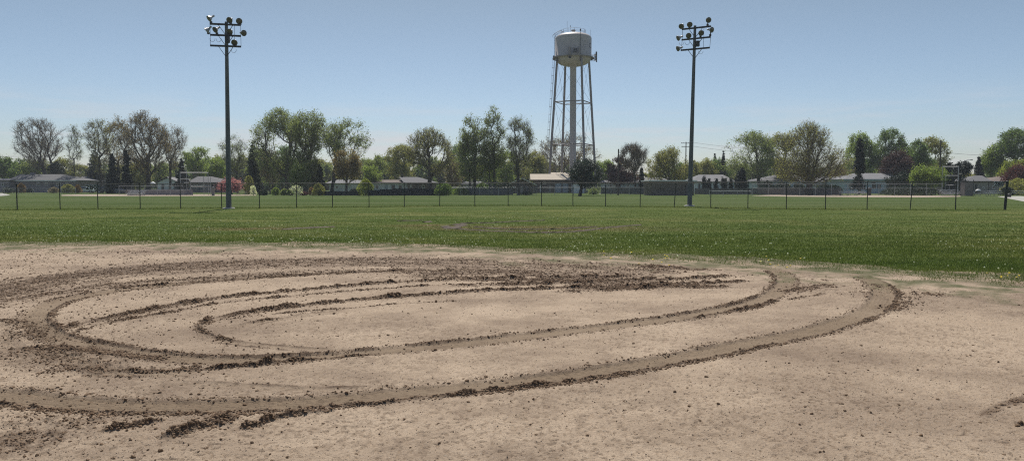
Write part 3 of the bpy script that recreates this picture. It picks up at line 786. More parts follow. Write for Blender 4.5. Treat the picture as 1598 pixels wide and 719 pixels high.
fx, fy, fr = on_fence(144)
digits('distance_sign', 'dark figures 280 with pale outlines on the fence before the grey garage', fx, fy - .03, zat(295.2, fy), .29, '280', M['blacksteel'], M['white'], fr)
fx, fy, fr = on_fence(1556.5)
digits('distance_sign', 'dark figures 280 near the end post of the fence before the tan house', fx, fy - .03, zat(290.0, fy), .27, '280', M['blacksteel'], M['bluewall'], fr)

# ================================================================== FLOODLIGHT POLES
def floodlight(parent, px, py, arm_z, aim, Y, lx, yaw_dir, side):
    """spun bowl with glass, ballast box and yoke; coordinates relative to the pole foot"""
    pl = parent.location
    x = xat(px, Y, zat(py, Y)); z = zat(py, Y); X = x - pl.x; d = X / max(1e-3, abs(yaw_dir[0])) * (1 if yaw_dir[0] > 0 else -1)
    c = Vector((X, d * yaw_dir[1] - .12, z)); aim = Vector(aim).normalized()
    R = .21
    m = MB()
    m.lathe([(.001, -.26), (.05, -.255), (.085, -.22), (.10, -.17), (.15, -.11), (.19, -.04), (R, .015), (R * 1.04, .02), (R * 1.04, .035), (R * .97, .035), (R * .96, .0)], 24, c, aim)
    m.tube(c - aim * .26, c - aim * .44, .07, .065, 12)
    fl = m.build('floodlight', M['alu'], parent)
    m = MB(); m.lathe([(R * .955, .012), (R * .7, .03), (R * .35, .04), (.001, .043)], 24, c, aim); m.build('glass', M['lens'], fl)
    m = MB()
    base = Vector((c.x - aim.x * .1, c.y - aim.y * .1 + .10, arm_z(c.x)))
    m.bar(base, (base.x, base.y, z - .05), .045, .045)
    m.tube((base.x, base.y, z - .05), c - aim * .14, .028, .028, 8)
    m.box(base.x - .07, base.x + .07, base.y - .05, base.y + .09, base.z + .02, base.z + .16)
    m.build('yoke', M['blacksteel'], fl)
def light_pole(label, basepx, basepy, toppx, toppy, arms, lamps, box, Yb):
    xb = xat(basepx, Yb); root = empty('floodlight_pole', (xb, Yb, 0)); tag(root, label, 'light pole', 'floodlight poles beside the outfield fence')
    zt = zat(toppy, Yb); xt = xat(toppx, Yb, zt) - xb
    m = MB(); m.tube((0, 0, -.2), (xt, 0, zt), .19, .105, 16); m.build('pole', M['polewood'], root)
    m = MB(); m.lathe([(.42, -.02), (.42, .05), (.36, .085), (.18, .09)], 14); m.build('footing', M['concrete'], root)
    zs = []
    for (xa, ya, xc, yc) in arms:
        za, zc = zat(ya, Yb), zat(yc, Yb); zm = (za + zc) / 2; zs.append(zm)
    # the arms are level; one end stands nearer, which is what tilts them in the photograph
    (xa, ya, xc, yc) = arms[0]
    zm = zs[0]; half = (xat(xc, Yb, zm) - xat(xa, Yb, zm)) / 2; slope = (ya - yc) / ((ya + yc) / 2 - 290) * -1
    dY = Yb * (yc - ya) / ((ya + yc) / 2 - 290) * -1
    dY = Yb * (ya - yc) / (290 - (ya + yc) / 2)            # right end nearer when it sits higher
    ang = math.atan2(-dY / 2, half); dirv_ = (math.cos(ang), math.sin(ang))
    for (a, zm) in zip(arms, zs):
        xm = xt * zm / zt
        hl = (xat(a[2], Yb, zm) - xat(a[0], Yb, zm)) / 2; L = hl / dirv_[0]; cx = (xat(a[2], Yb, zm) + xat(a[0], Yb, zm)) / 2 - xb
        A = Vector((cx - dirv_[0] * L, -dirv_[1] * L - .13, zm)); B = Vector((cx + dirv_[0] * L, dirv_[1] * L - .13, zm))
        m = MB(); m.bar(A, B, .10, .12); m.build('crossarm', M['blacksteel'], root)
        m = MB()
        for E in (A, B):
            mid_ = Vector((xm, -.13, zm)).lerp(E, .5)
            m.bar(mid_, (xm, -.10, zm - .75), .035, .035)
        m.build('brace', M['blacksteel'], root)
    # conduit drops joining the arm ends, looping cable
    m = MB()
    for e in (0, 2):
        m = MB()
        for i in range(len(arms) - 1):
            za, zb = zs[i], zs[i + 1]; x1 = xat(arms[i][e], Yb, za) - xb; x2 = xat(arms[i + 1][e], Yb, zb) - xb
            m.tube((x1, dirv_[1] * x1 - .13, za), (x2, dirv_[1] * x2 - .13, zb), .014, n=6)
        m.build('conduit', M['blacksteel'], root)
    m = MB()
    for i in range(len(arms) - 1):
        za, zb = zs[i], zs[i + 1]; x1 = (xat(arms[i][2], Yb, za) - xb) * .62
        m.tube((x1, dirv_[1] * x1 - .13, za), (x1, dirv_[1] * x1 - .13, zb), .012, n=6)
    m.build('conduit', M['blacksteel'], root)
    for (lx, lz) in ((-.75, zs[1] - .12), (-.35, zs[1] - .12), (.6, zs[2] - .1)):
        m = MB(); pts = [Vector((lx + .18 * math.cos(t), dirv_[1] * lx - .16, lz - .12 + .22 * -abs(math.sin(t)))) for t in np.linspace(0, PI, 9)]
        for p, q2 in zip(pts, pts[1:]): m.tube(p, q2, .011, n=5)
        m.build('cable_loop', M['blacksteel'], root)
    for (px, py, k, aim) in lamps:
        zk = zs[k]; floodlight(root, px, py, lambda X, zk=zk: zk + .05, aim, Yb, 0, dirv_, 0)
    zb = zat(box[1], Yb); xbx = xat(box[0], Yb, zb) - xb
    m = MB(); m.box(xbx - .13, xbx + .13, -.42, -.13, zb - .22, zb + .2); m.build('ballast_box', M['blacksteel'], root)
    m = MB()
    for z0_ in (1.2, 3.5, 6.2): m.box(-.03 + xt * z0_ / zt, .03 + xt * z0_ / zt, -.23, -.16, z0_, z0_ + .35)
    m.tube((.05, -.19, .1), (.05 + xt * .9, -.12, zt * .85), .022, n=6); m.build('cable_pipe', M['polewood'], root)
    return root
#
DN = (-.05, -1, -.45)
light_pole('tall grey floodlight pole before the pink tree, its crossarms nearly level', 357, 325.5, 353.2, 34.5,
    [(330.4, 38.2, 374.8, 40.2), (331, 55.2, 375, 57.3), (331, 71.6, 375.5, 74.0)],
    [(329.2, 31, 0, (-.75, -.75, -.75)), (358.6, 32, 0, DN), (372.6, 33, 0, (.15, -1, -.3)),
     (325.6, 49.6, 1, (-.9, -.35, -.9)), (338, 48, 1, (-.5, -.9, -.7)), (358.8, 50.3, 1, (.0, -1, -.4)), (379, 51.3, 1, (.8, -.7, -.2)),
     (365.7, 66.6, 2, (.15, -1, -.5))], (357.2, 63), 53.4)
light_pole('tall grey floodlight pole before the brick hut, its crossarms visibly turned', 1076, 321.5, 1084.6, 40.5,
    [(1066.3, 46.7, 1105.7, 42), (1065.7, 63.4, 1105, 58.4), (1064.4, 79.5, 1103.8, 75)],
    [(1064.8, 40.2, 0, (-.55, -.9, -.6)), (1076.3, 38.8, 0, (-.25, -1, -.4)), (1101.7, 35, 0, (.1, -1, -.3)),
     (1060.3, 58.2, 1, (-1, -.3, -.5)), (1074.8, 55.9, 1, (-.3, -1, -.45)), (1091.8, 53.8, 1, (-.1, -1, -.35)), (1105.9, 50.6, 1, (.55, -.9, -.25)),
     (1060, 74.6, 2, (-1, -.35, -.4))], (1087.3, 69.3), 59.8)

# ================================================================== WATER TOWER
def water_tower():
    Y = 190.0; zc = lambda py: zat(py, Y)
    X0 = xat(894.2, Y, 20); root = empty('water_tower', (X0, Y, 0)); tag(root, 'pale elevated water tower on four legs rising behind the tan hall', 'water tower')
    R = 28.0 / F * Y
    zt, zs1, zb, zbot = zc(51.8), zc(61), zc(88.5), zc(104)
    prof = [(.001, zt)]
    for t in np.linspace(.12, 1, 9): prof.append((R * math.sin(t * PI / 2) ** .9, zs1 + (zt - zs1) * math.cos(t * PI / 2)))
    prof += [(R, zb), (R * 1.02, zb - .05), (R * 1.02, zb - .35), (R * .985, zb - .4)]
    for t in np.linspace(.1, .93, 9): prof.append((R * .985 * math.cos(t * PI / 2) ** .8, zb - .4 - (zb - .4 - zbot) * math.sin(t * PI / 2)))
    m = MB(); m.lathe(prof[::-1], 64); tank = m.build('tank', M['tower'], root)
    # lettering round the shell: only its first character turns into view
    cu = bpy.data.curves.new('letter', 'FONT'); cu.body = 'C'; cu.size = 1.75; cu.extrude = .01; cu.offset = .03; cu.align_x = 'CENTER'
    tmp = bpy.data.objects.new('tmp', cu); COL.objects.link(tmp); bpy.context.view_layer.update()
    me = bpy.data.meshes.new_from_object(tmp.evaluated_get(bpy.context.evaluated_depsgraph_get())); bpy.data.objects.remove(tmp)
    me.materials.clear(); me.materials.append(M['letter'])
    za = zc(77.5)
    for v in me.vertices:
        a = math.radians(-90 + 62) + v.co.x / R; rr = R + .012 + v.co.z
        v.co = Vector((rr * math.cos(a), rr * math.sin(a), za + v.co.y))
    link('lettering', me, tank)
    m = MB(); m.lathe([(R + .62, zb - .42), (R + .62, zb - .36), (R, zb - .36)], 48)
    m.lathe([(R + .62, zb - .62), (R + .64, zb - .62), (R + .64, zb - .36)], 48)
    m.build('balcony', M['tower_leg'], root)
    # central riser
    m = MB(); m.lathe([(.95, 0), (.95, .6), (.80, .8), (.78, zbot - .5), (.84, zbot - .1), (1.1, zbot + .3)], 28); m.build('riser', M['tower'], root)
    m = MB(); m.lathe([(1.6, 0), (1.6, .25), (.95, .25)], 20)
    r0, r1 = 6.7, 4.35
    angs = [math.radians(a) for a in (-158, -68, 22, 112)]
    legs = []
    for a in angs:
        A = Vector((r0 * math.cos(a), r0 * math.sin(a), 0)); B = Vector((r1 * math.cos(a), r1 * math.sin(a), zb - .2)); legs.append((A, B))
        m.box(A.x - .6, A.x + .6, A.y - .6, A.y + .6, 0, .5)
    m.build('foundation', M['concrete'], root)
    for A, B in legs:
        m = MB(); m.tube(A, B, .30, .27, 14); m.build('leg', M['tower_leg'], root)
    zr = [zc(160), zc(226)]
    def at_(i, z): A, B = legs[i]; return A.lerp(B, z / B.z)
    for z in zr:
        m = MB()
        for i in range(4): m.tube(at_(i, z), at_((i + 1) % 4, z), .13, n=8)
        for i in range(4): m.tube(at_(i, z), (0, 0, z), .03, n=5)
        m.build('strut_ring', M['tower_leg'], root)
    m = MB(); lv = [.6] + zr[::-1] + [zb - .8]
    for i in range(4):
        j = (i + 1) % 4
        for k in range(3):
            m.tube(at_(i, lv[k]), at_(j, lv[k + 1]), .026, n=5); m.tube(at_(j, lv[k]), at_(i, lv[k + 1]), .026, n=5)
    m.build('tie_rods', M['tower_leg'], root)
    # caged ladder up the left leg
    m = MB(); A, B = legs[0]; off = Vector((-.55, -.25, 0))
    A2, B2 = A + off + Vector((0, 0, 3)), B + off
    for s2 in (-.2, .2): m.tube(A2 + Vector((0, s2, 0)), B2 + Vector((0, s2, 0)), .035, n=5)
    n = 60
    for i in range(n): p = A2.lerp(B2, i / n); m.tube(p + Vector((0, -.2, 0)), p + Vector((0, .2, 0)), .02, n=4)
    for i in range(16):
        p = A2.lerp(B2, (i + .5) / 16); pts = [p + Vector((-.55 * math.sin(t), -.4 * math.cos(t), 0)) for t in np.linspace(0, PI, 7)]
        for a, b in zip(pts, pts[1:]): m.tube(a, b, .03, n=4)
    for t in np.linspace(.3, PI - .3, 4): m.tube(A2 + Vector((-.55 * math.sin(t), -.4 * math.cos(t), 0)), B2 + Vector((-.55 * math.sin(t), -.4 * math.cos(t), 0)), .018, n=4)
    m.build('caged_ladder', M['tower_leg'], root)
    # ladder up the side of the tank curling over the roof
    m = MB(); pts = []
    a0 = math.radians(-165)
    for z in np.linspace(zb - .3, zs1, 8): pts.append((R + .35, z))
    for t in np.linspace(.95, .35, 7): pts.append((R * math.sin(t * PI / 2) ** .9 + .15 * t, zs1 + (zt - zs1) * math.cos(t * PI / 2) + .35))
    for s2 in (-.045, .045):
        for (ra, za_), (rb, zb_) in zip(pts, pts[1:]):
            m.tube((ra * math.cos(a0 + s2), ra * math.sin(a0 + s2), za_), (rb * math.cos(a0 + s2), rb * math.sin(a0 + s2), zb_), .035, n=5)
    for (ra, za_) in pts[::1]: m.tube((ra * math.cos(a0 - .045), ra * math.sin(a0 - .045), za_), (ra * math.cos(a0 + .045), ra * math.sin(a0 + .045), za_), .03, n=4)
    m.build('tank_ladder', M['tower_leg'], root)
    # roof railing: ring at the back and over the shoulder
    m = MB(); Rr = R * .66; zr0 = zs1 + (zt - zs1) * .70
    for hgt in (.55, 1.1):
        pts = [Vector((Rr * math.cos(t), Rr * math.sin(t), zr0 + hgt)) for t in np.linspace(0, 2 * PI, 37)]
        for a, b in zip(pts, pts[1:]): m.tube(a, b, .028, n=5)
    for t in np.linspace(0, 2 * PI, 13)[:-1]: m.tube((Rr * math.cos(t), Rr * math.sin(t), zr0 - .1), (Rr * math.cos(t), Rr * math.sin(t), zr0 + 1.1), .035, n=5)
    # the curved handrail that follows the shoulder on the left
    for s2 in (-.12, .12):
        pts = []
        for t in np.linspace(1.0, .45, 10):
            rr = R * math.sin(t * PI / 2) ** .9 + .75 * t ** 2; z = zs1 + (zt - zs1) * math.cos(t * PI / 2) + .55 + .5 * (1 - t)
            pts.append(Vector((rr * math.cos(a0 + s2), rr * math.sin(a0 + s2), z)))
        for a, b in zip(pts, pts[1:]): m.tube(a, b, .04, n=5)
        for p in pts[::2]: m.tube(p, p - Vector((0, 0, .6)) - Vector((math.cos(a0), math.sin(a0), 0)) * .25, .028, n=4)
    m.build('railing', M['tower_leg'], root)
    m = MB(); m.lathe([(.28, zt - .1), (.28, zt + .35), (.55, zt + .45), (.5, zt + .75), (.001, zt + .85)], 16); m.build('roof_vent', M['ant'], root)
    m = MB()
    for (x, z0_, z1_) in ((-1.55, zs1 + 1, zt + 2.9), (-.75, zt - .3, zt + 1.7), (R * .93, zs1, zs1 + 2.2)): m.tube((x, 0, z0_), (x, 0, z1_), .03, n=5)
    m.tube((-.75, 0, zt + 1.5), (-.75, 0, zt + 1.8), .08, n=6)
    m.build('whip_antenna', M['ant'], root)
    def panel(ax, r, zlo, zhi, wd, mt, name='antenna_panel'):
        a = math.radians(ax); m = MB(); cx, cy = r * math.cos(a), r * math.sin(a); tx, ty = -math.sin(a), math.cos(a)
        for w0, w1, d0, d1, z0_, z1_ in ((-wd / 2, wd / 2, 0, .22, zlo, zhi),):
            vs = [(cx + tx * u + math.cos(a) * d, cy + ty * u + math.sin(a) * d, z) for z in (z0_, z1_) for (u, d) in ((w0, d0), (w1, d0), (w1, d1), (w0, d1))]
            m.add(vs, [(0, 3, 2, 1), (4, 5, 6, 7), (0, 1, 5, 4), (1, 2, 6, 5), (2, 3, 7, 6), (3, 0, 4, 7)])
        m.tube((R * math.cos(a), R * math.sin(a), (zlo + zhi) / 2 + .3), (cx, cy, (zlo + zhi) / 2 + .3), .05, n=5)
        m.tube((R * math.cos(a), R * math.sin(a), zlo + .3), (cx, cy, zlo + .3), .05, n=5)
        m.build(name, mt, root)
    panel(-104.5, R + .55, zc(91.5), zc(79), .55, M['tower_leg'])
    panel(-92, R + .5, zc(87.5), zc(81), .35, M['ant_dark']); panel(-86, R + .5, zc(87), zc(81), .45, M['ant_dark'])
    panel(-78, R + .55, zc(89), zc(79), .4, M['tower_leg'])
    panel(-6, R + 1.0, zc(95), zc(82), .35, M['ant_dark']); panel(-18, R + 1.25, zc(99), zc(83), .4, M['ant_dark']); panel(8, R + .9, zc(94), zc(83.5), .3, M['ant_dark'])
    panel(-172, R + .35, zc(94), zc(88), .7, M['ant_dark']); panel(-150, R + .2, zc(98.5), zc(95.5), .3, M['ant_dark'])
    a = math.radians(-73); m = MB(); m.tube((( R + .1) * math.cos(a), (R + .1) * math.sin(a), zc(100)), ((R + .1) * math.cos(a), (R + .1) * math.sin(a), zc(53)), .05, n=6)
    m.box((R + .1) * math.cos(a) - .15, (R + .1) * math.cos(a) + .15, (R + .1) * math.sin(a) - .3, (R + .1) * math.sin(a), zc(54.5), zc(51.5)); m.build('conduit', M['ant_dark'], root)
    m = MB(); m.lathe([(.001, -.05), (.32, .05), (.4, .2)], 14, ((R + .5) * math.cos(math.radians(-104)), (R + .5) * math.sin(math.radians(-104)), zc(94)), (0, -1, 0)); m.build('dish', M['ant_dark'], root)
water_tower()

# ================================================================== HOUSES
def gx(px, Y, z=2.0): return xat(px, Y, z)
def window(root, x0, x1, z0, z1, Y, frame=None, mull=True):
    m = MB(); t = .09
    m.box(x0, x1, Y - .06, Y + .02, z0, z0 + t); m.box(x0, x1, Y - .06, Y + .02, z1 - t, z1)
    m.box(x0, x0 + t, Y - .058, Y + .02, z0 + t, z1 - t); m.box(x1 - t, x1, Y - .058, Y + .02, z0 + t, z1 - t)
    if mull and x1 - x0 > 1: m.box((x0 + x1) / 2 - .03, (x0 + x1) / 2 + .03, Y - .05, Y + .02, z0 + t, z1 - t)
    w = m.build('window', frame or M['white'], root)
    m = MB(); m.box(x0 + t, x1 - t, Y - .025, Y + .01, z0 + t, z1 - t); m.build('pane', M['glass'], w)
def door(root, x0, x1, z1, Y, mt, handle=True):
    m = MB(); m.box(x0, x1, Y - .05, Y + .02, .05, z1)
    for i in range(1, 4 if x1 - x0 > 2 else 2): m.box(x0 + .1, x1 - .1, Y - .065, Y - .04, z1 * i / 4, z1 * i / 4 + .04)
    d = m.build('door', mt, root)
    if handle: m = MB(); m.tube((x1 - .15, Y - .05, 1.0), (x1 - .15, Y - .13, 1.0), .04, n=8); m.build('handle', M['alu'], d)
def house(name, label, cat, Y, x0, x1, ye, yr, r0, r1, depth, wall, roof, wins=(), doors=(), kind='hip', over=.5, fascia=None, chim=None, base=None, zbase=0.0):
    """x0,x1 / r0,r1: wall and ridge ends; ye,yr: eave and ridge heights, all as surveyed in the photograph at distance Y"""
    ze = zat(ye, Y) ; Yr_ = Y + depth / 2; zr = zat(yr, Yr_ if kind != 'gable_front' else Y)
    X0, X1 = gx(x0, Y), gx(x1, Y); cx = (X0 + X1) / 2
    root = empty(name, (cx, Y, 0)); tag(root, label, cat)
    a, b = X0 - cx, X1 - cx
    m = MB(); m.box(a, b, 0, depth, -.1, ze + .02)
    if kind == 'gable_side':
        m.add([(a, .02, ze), (a, depth - .02, ze), (a, depth / 2, zr - .12), (b, .02, ze), (b, depth - .02, ze), (b, depth / 2, zr - .12)], [(0, 1, 2), (3, 5, 4), (0, 2, 5, 3), (1, 4, 5, 2)])
    if kind == 'gable_front':
        m.add([(a + .02, 0, ze), (b - .02, 0, ze), ((a + b) / 2, 0, zr - .12), (a + .02, depth, ze), (b - .02, depth, ze), ((a + b) / 2, depth, zr - .12)], [(0, 1, 2), (3, 5, 4), (0, 2, 5, 3), (1, 4, 5, 2)])
    m.build('wall', wall, root)
    m = MB(); o = over; th = .14
    if kind == 'hip' or kind == 'gable_side':
        if kind == 'hip': ra, rb = gx(r0, Yr_) - cx, gx(r1, Yr_) - cx
        else: ra, rb = a - o, b + o
        lo = [(a - o, -o, ze), (b + o, -o, ze), (b + o, depth + o, ze), (a - o, depth + o, ze)]
        hi = [(ra, depth / 2, zr), (rb, depth / 2, zr)]
        vs = lo + hi + [(x, y, z + th) for x, y, z in lo] + [(x, y, z + th) for x, y, z in hi]
        fs = [(6, 7, 11, 10), (7, 8, 11), (8, 9, 10, 11), (9, 6, 10), (0, 3, 2, 1), (0, 1, 7, 6), (1, 2, 8, 7), (2, 3, 9, 8), (3, 0, 6, 9)]
        m.add(vs, fs)
    elif kind == 'gable_front':
        mx = (a + b) / 2
        vs = [(a - o, -o, ze - .1), (mx, -o, zr), (b + o, -o, ze - .1), (a - o, depth + o, ze - .1), (mx, depth + o, zr), (b + o, depth + o, ze - .1)]
        vs += [(x, y, z + th) for x, y, z in vs]
        m.add(vs, [(6, 7, 10, 9), (7, 8, 11, 10), (0, 3, 4, 1), (1, 4, 5, 2), (0, 1, 7, 6), (1, 2, 8, 7), (3, 9, 10, 4), (4, 10, 11, 5), (0, 6, 9, 3), (2, 5, 11, 8)])
    else:  # flat
        m.box(a - o, b + o, -o, depth + o, ze, zr)
    rf = m.build('roof', roof, root)
    if chim:
        cxx = gx(chim[0], Yr_) - cx; zc_ = zat(chim[1], Yr_)
        m = MB(); m.box(cxx - chim[2], cxx + chim[2], depth / 2 - .4, depth / 2 + .4, zr - .5, zc_); m.build('chimney', M['purplewall'] if chim[2] > .3 else M['ant_dark'], rf)
    if fascia:
        m = MB()
        m.box(a - o - .01, b + o + .01, -o - .05, -o - .002, ze - .06, ze + .16)
        m.build('gutter', fascia, root)
    for (wx0, wx1, wy0, wy1, *mt) in wins:
        window(root, gx(wx0, Y) - cx, gx(wx1, Y) - cx, zat(wy1, Y), zat(wy0, Y), 0, mt[0] if mt else None)
    for (dx0, dx1, dy0, mt) in doors: door(root, gx(dx0, Y) - cx, gx(dx1, Y) - cx, zat(dy0, Y), 0, mt)
    return root
W_ = M['white']
house('ranch_house', 'long low grey ranch house with white gutter behind the far left fence', 'house', 184, 16, 118, 282.2, 272.8, 32, 100, 9, M['purplewall'], M['roofgrey'],
      [(19, 23, 285.5, 289), (57, 63, 285.5, 289.5), (70, 75, 285, 289.5), (88, 95, 285.5, 290), (102, 107, 285.5, 289)], [(79, 83, 286.5, M['shutter'])], fascia=W_, chim=(52, 269.5, .5))
house('ranch_house', 'low mauve brick wing house cut off by the left edge', 'house', 182, -60, 14.5, 282.0, 279.3, -50, 5, 8, M['purplewall'], M['roofgrey'], [(2, 6, 286, 290)], [], kind='gable_side', over=.4)
house('garage', 'small dark blue garage with a pale roof beyond the ranch house', 'garage', 200, 125, 145, 283.5, 276, 128, 136, 7, M['darkwall'], M['rooflight'], [(128, 132, 286, 289)], [(135, 142, 286.5, M['slate'])])
house('gabled_house', 'pale blue gabled house behind the bare oak trunk and white parasol', 'house', 185, 246, 277, 284.5, 277, 0, 0, 9, M['whitewall'], M['shutter'], [(268, 272, 286.5, 291)], [(252, 256, 287.5, M['shutter'])], kind='gable_front', over=.5)
house('hip_roofed_house', 'grey house with wide hipped roof seen through the tall backstop', 'house', 178, 297, 345, 285.3, 276.2, 309, 330, 10, M['purplewall'], M['roofgrey'],
      [(303, 309, 288, 293), (314, 320, 288, 293)], [(330, 342, 287.5, M['shutter'])], over=.6)
house('garage', 'white garage with one small window beside the olive maple trunk', 'garage', 165, 514, 566, 286.6, 281.5, 522, 558, 7, M['whitewall'], M['rooflight'], [(523.5, 528, 290.5, 294.2)], [(548, 560, 289, M['whitewall'])], over=.7)
house('ranch_house', 'pale blue ranch house with brown end wall above the black fence', 'house', 168, 581, 641, 285.8, 281.6, 0, 0, 9, M['whitewall'], M['roofbrown'],
      [(586, 591, 288.5, 294.5), (611, 616, 288.5, 294.5, M['shutter']), (622, 628, 288.5, 295)], [(601, 605, 288, M['slate'])], kind='gable_side', over=.5, fascia=M['shutter'])
house('hip_roofed_house', 'brown walled house with grey hipped roof right of the blue ranch house', 'house', 166, 636, 672, 285.8, 277.2, 622.5, 652, 11, M['brownwall'], M['roofgrey'],
      [(640, 643, 288.5, 292), (658, 663, 288.5, 293.5)], [(649, 652, 288, M['shutter'])], over=.7, chim=(628, 275.6, .18))
house('shed', 'low grey roofed shed glimpsed behind the slender tree trunks', 'shed', 190, 722, 756, 287.5, 284, 726, 750, 6, M['tanwall'], M['rooflight'], [(728, 731, 289, 291.5)], [(740, 744, 289, M['shutter'])])
house('hall', 'wide brown hall with beige metal roof and blue doors under the water tower', 'hall', 172, 834, 900, 281.5, 272.4, 0, 0, 12, M['brownwall'], M['rooftan'],
      [(847, 852, 284, 287)], [(866.5, 876, 286.5, M['slate']), (878, 887, 286.5, M['slate']), (842.5, 845, 288.5, M['white']), (856.5, 860, 288.5, M['tanwall'])], kind='gable_side', over=.9, fascia=M['brownwall'])
house('canopy_building', 'low building with a white sloping gable roof left of the hall', 'building', 160, 796, 832, 288.8, 278.5, 0, 0, 8, M['brownwall'], M['white'],
      [(800, 803, 291, 294)], [(812, 816, 291, M['tanwall']), (821, 824, 291, M['shutter'])], kind='gable_front', over=.8)
house('hall_annex', 'higher rear block of the hall with a beige metal roof', 'building', 186, 860, 898, 275.6, 270.0, 0, 0, 8, M['brownwall'], M['rooftan'], kind='gable_side', over=.4, wins=[(864, 868, 277, 279.5)])
house('white_garage', 'small white building behind the dark crab apple tree', 'garage', 166, 895, 912, 287, 284.8, 0, 0, 6, M['whitewall'], M['shutter'], [(899, 902, 289.5, 292)], [(905, 909, 290, M['shutter'])], kind='flat', over=.2)
house('cottage', 'low white cottage beside the utility pole', 'house', 176, 943, 968, 286.0, 282.2, 0, 0, 7, M['whitewall'], M['roofgrey'], [(951, 955, 288.5, 291.5)], [(961, 963.5, 288, M['shutter'])], kind='gable_side', over=.4)
house('grey_house', 'pale grey house with two stepped roofs behind the weathered wood fence', 'house', 182, 964, 1016, 285.8, 279.3, 968, 994, 9, M['bluewall'], M['rooflight'], [(977, 982, 288, 291.5), (1003, 1008, 288, 291.5)], [(990, 993, 288, M['shutter'])])
house('white_house', 'white walled house glimpsed above the brick hut roof', 'house', 190, 1000, 1046, 283.5, 277.5, 1006, 1030, 9, M['whitewall'], M['rooflight'], [(1006, 1010, 286, 289)], [])
b_ = house('brick_hut', 'dark brown brick hut with a flat white edged roof behind the right floodlight pole', 'hut', 127, 1016, 1083, 283.0, 281.4, 0, 0, 7, M['brick'], M['white'], [], [(1070, 1073.5, 287, M['shutter'])], kind='flat', over=.45)
house('white_house', 'white house with long pale roof behind the row of arborvitae', 'house', 172, 1084, 1146, 284.0, 273.6, 1090, 1128, 11, M['whitewall'], M['rooflight'],
      [(1103, 1105.5, 286, 290), (1112, 1116, 286, 290), (1122, 1126, 286, 290), (1134, 1138, 286, 290)], [(1090, 1093, 286.5, M['shutter'])])
house('grey_house', 'broad grey roofed house behind the great spreading oak', 'house', 178, 1186, 1262, 283.2, 272.8, 1214, 1242, 11, M['bluewall'], M['roofgrey'], [(1200, 1206, 286, 290), (1226, 1232, 286, 290), (1246, 1252, 286, 290)], [(1215, 1218, 286, M['shutter'])])
house('grey_house', 'low grey roofed house right of the great oak trunk', 'house', 182, 1276, 1312, 283.8, 275.5, 1282, 1300, 8, M['bluewall'], M['roofgrey'], [(1284, 1289, 286, 289.5)], [(1300, 1303, 286.5, M['shutter'])])
house('ranch_house', 'pale blue ranch house with grey roof behind the narrow spruce', 'house', 160, 1318, 1404, 280.6, 271.2, 1334, 1386, 10, M['bluewall'], M['rooflight'],
      [(1360, 1366, 283.5, 286, M['shutter']), (1361, 1367, 287.5, 294, M['shutter']), (1369, 1375, 287.5, 294, M['shutter']), (1324, 1334, 285, 292)], [(1340, 1344, 285, M['shutter'])], fascia=M['slate'])
house('tan_house', 'tan sided house with grey peaked roof behind the grey cabinet', 'house', 150, 1507, 1542, 283.6, 275.0, 1522, 1532, 9, M['tanwall'], M['roofgrey'], [(1533, 1536.5, 291.5, 294.5)], [(1522, 1525, 287, M['shutter'])], over=.5)
house('brown_roofed_house', 'tan house with brown sloping roof beside the maroon tree', 'house', 152, 1543, 1592, 283.8, 275.5, 1566, 1590, 10, M['tanwall'], M['roofbrown'], [(1548, 1553, 290, 295), (1562, 1567, 286.5, 290)], [(1576, 1579, 287, M['shutter'])])

# ================================================================== OTHER FENCES
def board_fence(name, label, pts, h, mt, bw=.2, gap=.02, cap=False, group=None):
    """pts: ground points; one panel part between each pair and a post at each point"""
    root = empty(name, (pts[0][0], pts[0][1], 0)); tag(root, label, 'fence', group); ox, oy = pts[0]
    for i, (p, q) in enumerate(zip(pts, pts[1:])):
        hh = h if not isinstance(h, (list, tuple)) else (h[i] + h[i + 1]) / 2
        d = Vector((q[0] - p[0], q[1] - p[1], 0)); L = d.length; d.normalize(); nrm = Vector((-d.y, d.x, 0)); m = MB(); n = max(1, int(L / bw)); P = Vector((p[0] - ox, p[1] - oy, 0))
        for k in range(n):
            a = P + d * (L * k / n + gap / 2); b = P + d * (L * (k + 1) / n - gap / 2); t = .02; jj = random.uniform(-.02, .02)
            vs = [a - nrm * t, b - nrm * t, b + nrm * t, a + nrm * t]; vs = [Vector((v.x, v.y, .03)) for v in vs] + [Vector((v.x, v.y, hh + jj)) for v in vs]
            m.add(vs, [(0, 3, 2, 1), (4, 5, 6, 7), (0, 1, 5, 4), (1, 2, 6, 5), (2, 3, 7, 6), (3, 0, 4, 7)])
        for z in (.3, hh - .3): m.bar(P + nrm * .045 + Vector((0, 0, z)), P + d * L + nrm * .045 + Vector((0, 0, z)), .04, .08)
        m.build('panel', mt, root)
    for i, p in enumerate(pts):
        hh = h if not isinstance(h, (list, tuple)) else h[i]
        m = MB(); x, y = p[0] - ox, p[1] - oy + .07; m.box(x - .06, x + .06, y - .0, y + .1, -.1, hh + .05); m.build('post', mt, root)
    return root
def gpts(px0, px1, Y0, Y1, n): return [(xat(px0 + (px1 - px0) * i / n, Y0 + (Y1 - Y0) * i / n), Y0 + (Y1 - Y0) * i / n) for i in range(n + 1)]
board_fence('privacy_fence', 'long black privacy fence below the pale blue ranch house', gpts(574, 690, 122, 125, 6), [.9, 1.0, 1.1, 1.2, 1.18, 1.15, 1.05], M['black'], gap=0)
board_fence('privacy_fence', 'low black fence in front of the white garage', gpts(497, 561, 124, 123, 3), .72, M['black'], gap=0)
board_fence('wooden_fence', 'weathered grey wood fence left of the brick hut', gpts(938, 1014, 150, 146, 5), 1.25, M['fencewood'])
board_fence('wooden_fence', 'weathered wood fence right of the right floodlight pole', gpts(1085, 1186, 142, 138, 6), 1.15, M['fencewood'])
